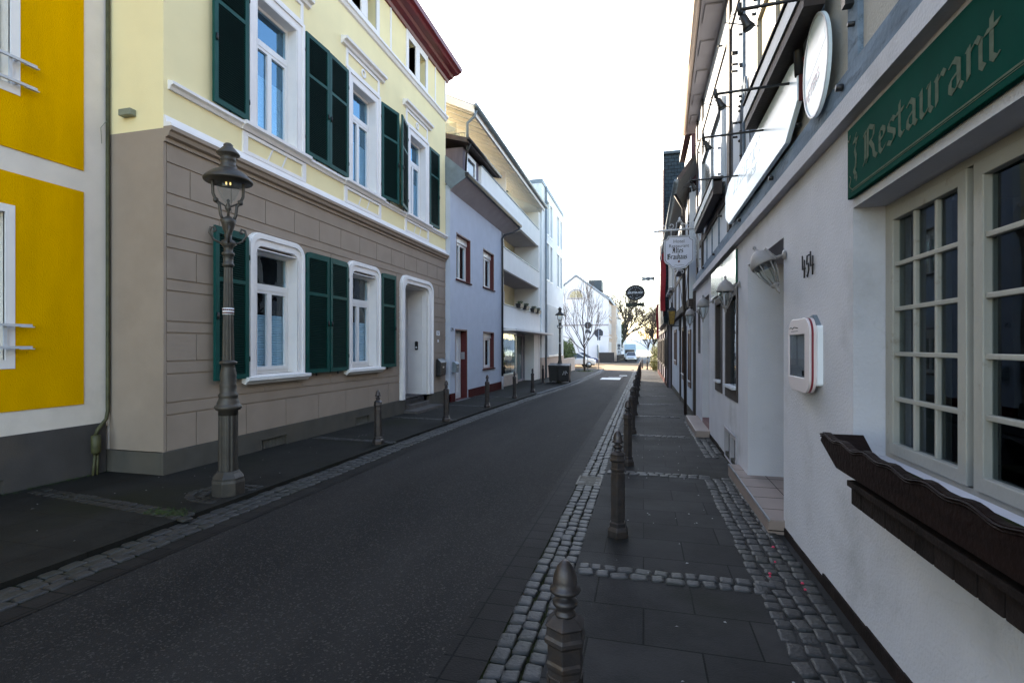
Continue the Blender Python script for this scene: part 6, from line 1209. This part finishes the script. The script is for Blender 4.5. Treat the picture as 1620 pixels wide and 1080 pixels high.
for s_ in (-1, 1):
    for py in (0, 4.9): MB(q_).lathe([(.25, -.14), (.42, -.14), (.42, .14), (.25, .14)], (s_*.9, py, .42), 16, axis=(1, 0, 0)).build('wheel', 'rubber', lr)
    MB(q_).box(s_*.7-.15, s_*.7+.15, -.66, -.58, .7, .9).build('headlight', 'headlight', lr)

# ---------------------------------------------------------------- trees and shrubs
def limb(mb, p, d, ln, r_, lv, rr, spread=.5, up=.12, kids_=(2, 4), minr=.004, seg=4, tips=None):
    pts = [Vector(p)]; d = Vector(d).normalized(); r1 = r_*.55
    for i in range(seg):
        d = (d+Vector((rr.gauss(0, .10), rr.gauss(0, .10), rr.gauss(0, .07)+up*.3))).normalized(); pts.append(pts[-1]+d*ln/seg)
    mb.tube([tuple(q) for q in pts], r_, 8 if r_ > .06 else 5 if r_ > .02 else 3, max(r1, minr*.6))
    if lv == 0:
        if tips is not None: tips.append(pts[-1].copy())
        return
    for k in range(rr.randint(*kids_)):
        t_ = rr.uniform(.35, 1); i = min(seg-1, int(t_*seg)); q = pts[i].lerp(pts[i+1], t_*seg-i)
        ax = Vector((rr.gauss(0, 1), rr.gauss(0, 1), rr.gauss(0, .6))).normalized(); nd = (d+ax*spread*rr.uniform(.8, 1.5)+Vector((0, 0, up))).normalized()
        limb(mb, q, nd, ln*rr.uniform(.55, .8), max(minr, r_*.5*(1.2-.3*t_)), lv-1, rr, spread, up, kids_, minr, 3, tips)
    nd = (d+Vector((rr.gauss(0, .15), rr.gauss(0, .15), up))).normalized(); limb(mb, pts[-1], nd, ln*.72, max(minr, r1), lv-1, rr, spread, up, kids_, minr, 3, tips)
def tree(name, x, y, h, seed, label, cat='tree', r0=.1, lv=4, spread=.6, trunk=.3, barkm='bark', buds=None, lean=(0, 0), up=.15, kd=(2, 4), minr=.006, main=7):
    rr = random.Random(seed); zb = gz(x, y)-.05; t_ = thing(name, (x, y, zb), label, cat); mb = MB(); tips = []
    top = (x+lean[0], y+lean[1], zb+h*trunk); n = 6; pts = [(x+(top[0]-x)*(i/n)**1.4+rr.gauss(0, .012*h*.2), y+(top[1]-y)*i/n, zb+h*trunk*i/n) for i in range(n+1)]; mb.tube(pts, r0, 10, r0*.75); mb.build('trunk', barkm, t_)
    mb = MB(); p0 = Vector(pts[-1])
    for k in range(main):
        a = 2*math.pi*k/main+rr.uniform(-.4, .4); el = rr.uniform(.5, 1.1) if k else 1.5; q = p0+Vector((0, 0, rr.uniform(-.12, .25)*h*.4 if k else 0)); 
        limb(mb, q, (math.cos(a)*math.cos(el)+lean[0]*.15, math.sin(a)*math.cos(el)+lean[1]*.1, math.sin(el)), h*(1-trunk)*rr.uniform(.38, .5), r0*(.45 if k else .7), lv, rr, spread, up, kd, minr, 4, tips)
    mb.build('branches', barkm, t_, recalc=False)
    if buds:
        mb = MB()
        for tp_ in tips:
            for _ in range(buds[1]):
                q = tp_+Vector((rr.gauss(0, 1), rr.gauss(0, 1), rr.gauss(0, 1)))*buds[2]; a = Vector((rr.gauss(0, 1), rr.gauss(0, 1), rr.gauss(0, 1))).normalized(); b = a.orthogonal().normalized(); s_ = buds[3]*rr.uniform(.6, 1.4)
                mb.add([tuple(q-a*s_), tuple(q+b*s_*.5), tuple(q+a*s_), tuple(q-b*s_*.5)], [(0, 1, 2, 3)])
        mb.build('crown', buds[0], t_, recalc=False)
    return t_
tree('young_tree', -4.6, 41.3, 6.9, 14, 'slender bare street tree on the left pavement before the white hall', r0=.085, lv=3, spread=.42, trunk=.28, up=.28, kd=(2, 3), minr=.010, main=8)
pitm = MB(); leaves(pitm, (-4.6, 41.3, gz(0, 41)+.04), (.8, .9, .06), 260, .06, 9); tag(pitm.build('tree_pit_soil', 'leaf_dark', recalc=False, loc=(-4.6, 41.3, -.35)), 'dark planted patch round the foot of the bare street tree', 'tree pit')
bt = tree('big_plane_tree', -5.6, 112, 14.5, 5, 'big old bare tree with an ivy trunk leaning over the road beyond the cream houses', r0=.42, lv=4, spread=.55, trunk=.30, barkm='grey_bark', up=.10, kd=(2, 4), minr=.022, main=9, lean=(1.5, 0), buds=('leaf_yellow', 1, .3, .06))
iv = MB(); [leaves(iv, (-5.3+.12*i, 111.6, 1+1.0*i), (.9, .9, .9), 420, .14, 40+i) for i in range(6)]; iv.build('ivy', 'leaf_dark', bt, recalc=False)
tree('bare_tree', -7.5, 128, 12, 8, 'second bare tree on the left, farther towards the river', r0=.3, lv=4, spread=.55, trunk=.3, barkm='grey_bark', kd=(2, 3), minr=.035, main=7)
tree('bare_tree', 1.6, 84, 8.0, 21, 'bare tree with reddish buds on the right before the river', r0=.16, lv=4, spread=.6, trunk=.3, minr=.018, kd=(2, 4), main=8, buds=('bud_brown', 1, .25, .06))
tree('bare_tree', 4.2, 70, 7.4, 23, 'brownish budding tree close behind the right corner house', r0=.16, lv=4, spread=.65, trunk=.28, minr=.018, kd=(2, 4), main=8, buds=('bud_brown', 1, .25, .06))
tree('bare_tree', 1.0, 120, 8, 27, 'faint small tree at the far right end of the road', r0=.16, lv=3, spread=.6, trunk=.3, minr=.03, kd=(2, 4), main=7, buds=('bud_brown', 4, .3, .09))
def shrub(x, y, rad, label, m_, seed, n=1500, size=.07):
    t_ = thing('shrub', (x, y, gz(x, y)), label, 'shrub'); mb = MB(); zb = gz(x, y)
    for k in range(7): a = k*.9; leaves(mb, (x+rad[0]*.45*math.cos(a), y+rad[1]*.45*math.sin(a), zb+rad[2]*(.5+.12*(k % 4))), (rad[0]*.6, rad[1]*.6, rad[2]*.5), n//7, size, seed+k)
    mb.build('foliage', m_, t_, recalc=False); mb = MB(); [mb.tube([(x, y, zb), (x+rad[0]*.5*math.cos(k), y+rad[1]*.5*math.sin(k), zb+rad[2])], .02, 5) for k in range(6)]; mb.build('stems', 'bark', t_)
shrub(1.3, 46.5, (.75, .9, 1.7), 'tall yellowish sunlit shrub at the corner of the right row of houses', 'leaf_yellow', 60, 2600)
shrub(1.0, 43.6, (.5, .6, .9), 'low yellow-green shrub in the sun beside the slate house', 'leaf_yellow', 70, 1600)
shrub(2.4, 50, (1.6, 1.5, 2.2), 'loose green bush behind the yellow shrubs', 'leaf_green', 80, 2600)
shrub(1.9, 60, (1.2, 2, 1.5), 'dark bush along the far right pavement', 'leaf_dark', 90, 1800, .1)
shrub(2.2, 75, (1.3, 3, 1.6), 'second dark bush farther along the right pavement', 'leaf_dark', 97, 1800, .1)
fh = thing('yellow_house_far', (4, 92, -.9), 'small pale yellow house among the trees on the far right', 'house'); fh.name = 'pale_house'
MB().box(1.6, 8, 88, 98, -1.5, 2.6).build('wall', 'warm_cream', fh); MB().add([(1.4, 87.8, 2.6), (8.2, 87.8, 2.6), (8.2, 98.2, 2.6), (1.4, 98.2, 2.6), (4.8, 88, 5.2), (4.8, 98, 5.2)], [(0, 1, 4), (2, 3, 5), (1, 2, 5, 4), (3, 0, 4, 5)]).build('roof', 'brown_roof', fh)
for y in (89, 92, 95): MB().box(1.5, 1.59, y, y+1, .2, 1.6).build('window', 'car_glass', fh)
for x in (2.2, 3.6, 5): MB().box(x, x+.8, 87.9, 87.99, .2, 1.6).build('window', 'car_glass', fh)
fs_ = thing('white_board', (1.2, 66, 1), 'small white board sign above the bushes on the far right', 'sign'); MB().box(.9, 2.1, 65.95, 66, .95, 1.6).build('board', 'pink_cream', fs_); MB().tube([(1.5, 66.03, -.7), (1.5, 66.03, 1.6)], .04).build('post', 'steel', fs_)
for i, (x, lb) in enumerate(((-5.8, 'left of two thin masts above the river'), (-2.6, 'right of two thin masts above the river'))):
    t_ = thing('mast', (x, 180, -1.7), lb, 'mast', 'thin masts by the river'); MB().tube([(x, 180, -1.8), (x, 180, 6.5)], .07, 6).build('pole', 'steel', t_)
    MB().box(x-.3, x+.3, 179.95, 180.05, 6.3, 6.45).build('crossbar', 'steel', t_)
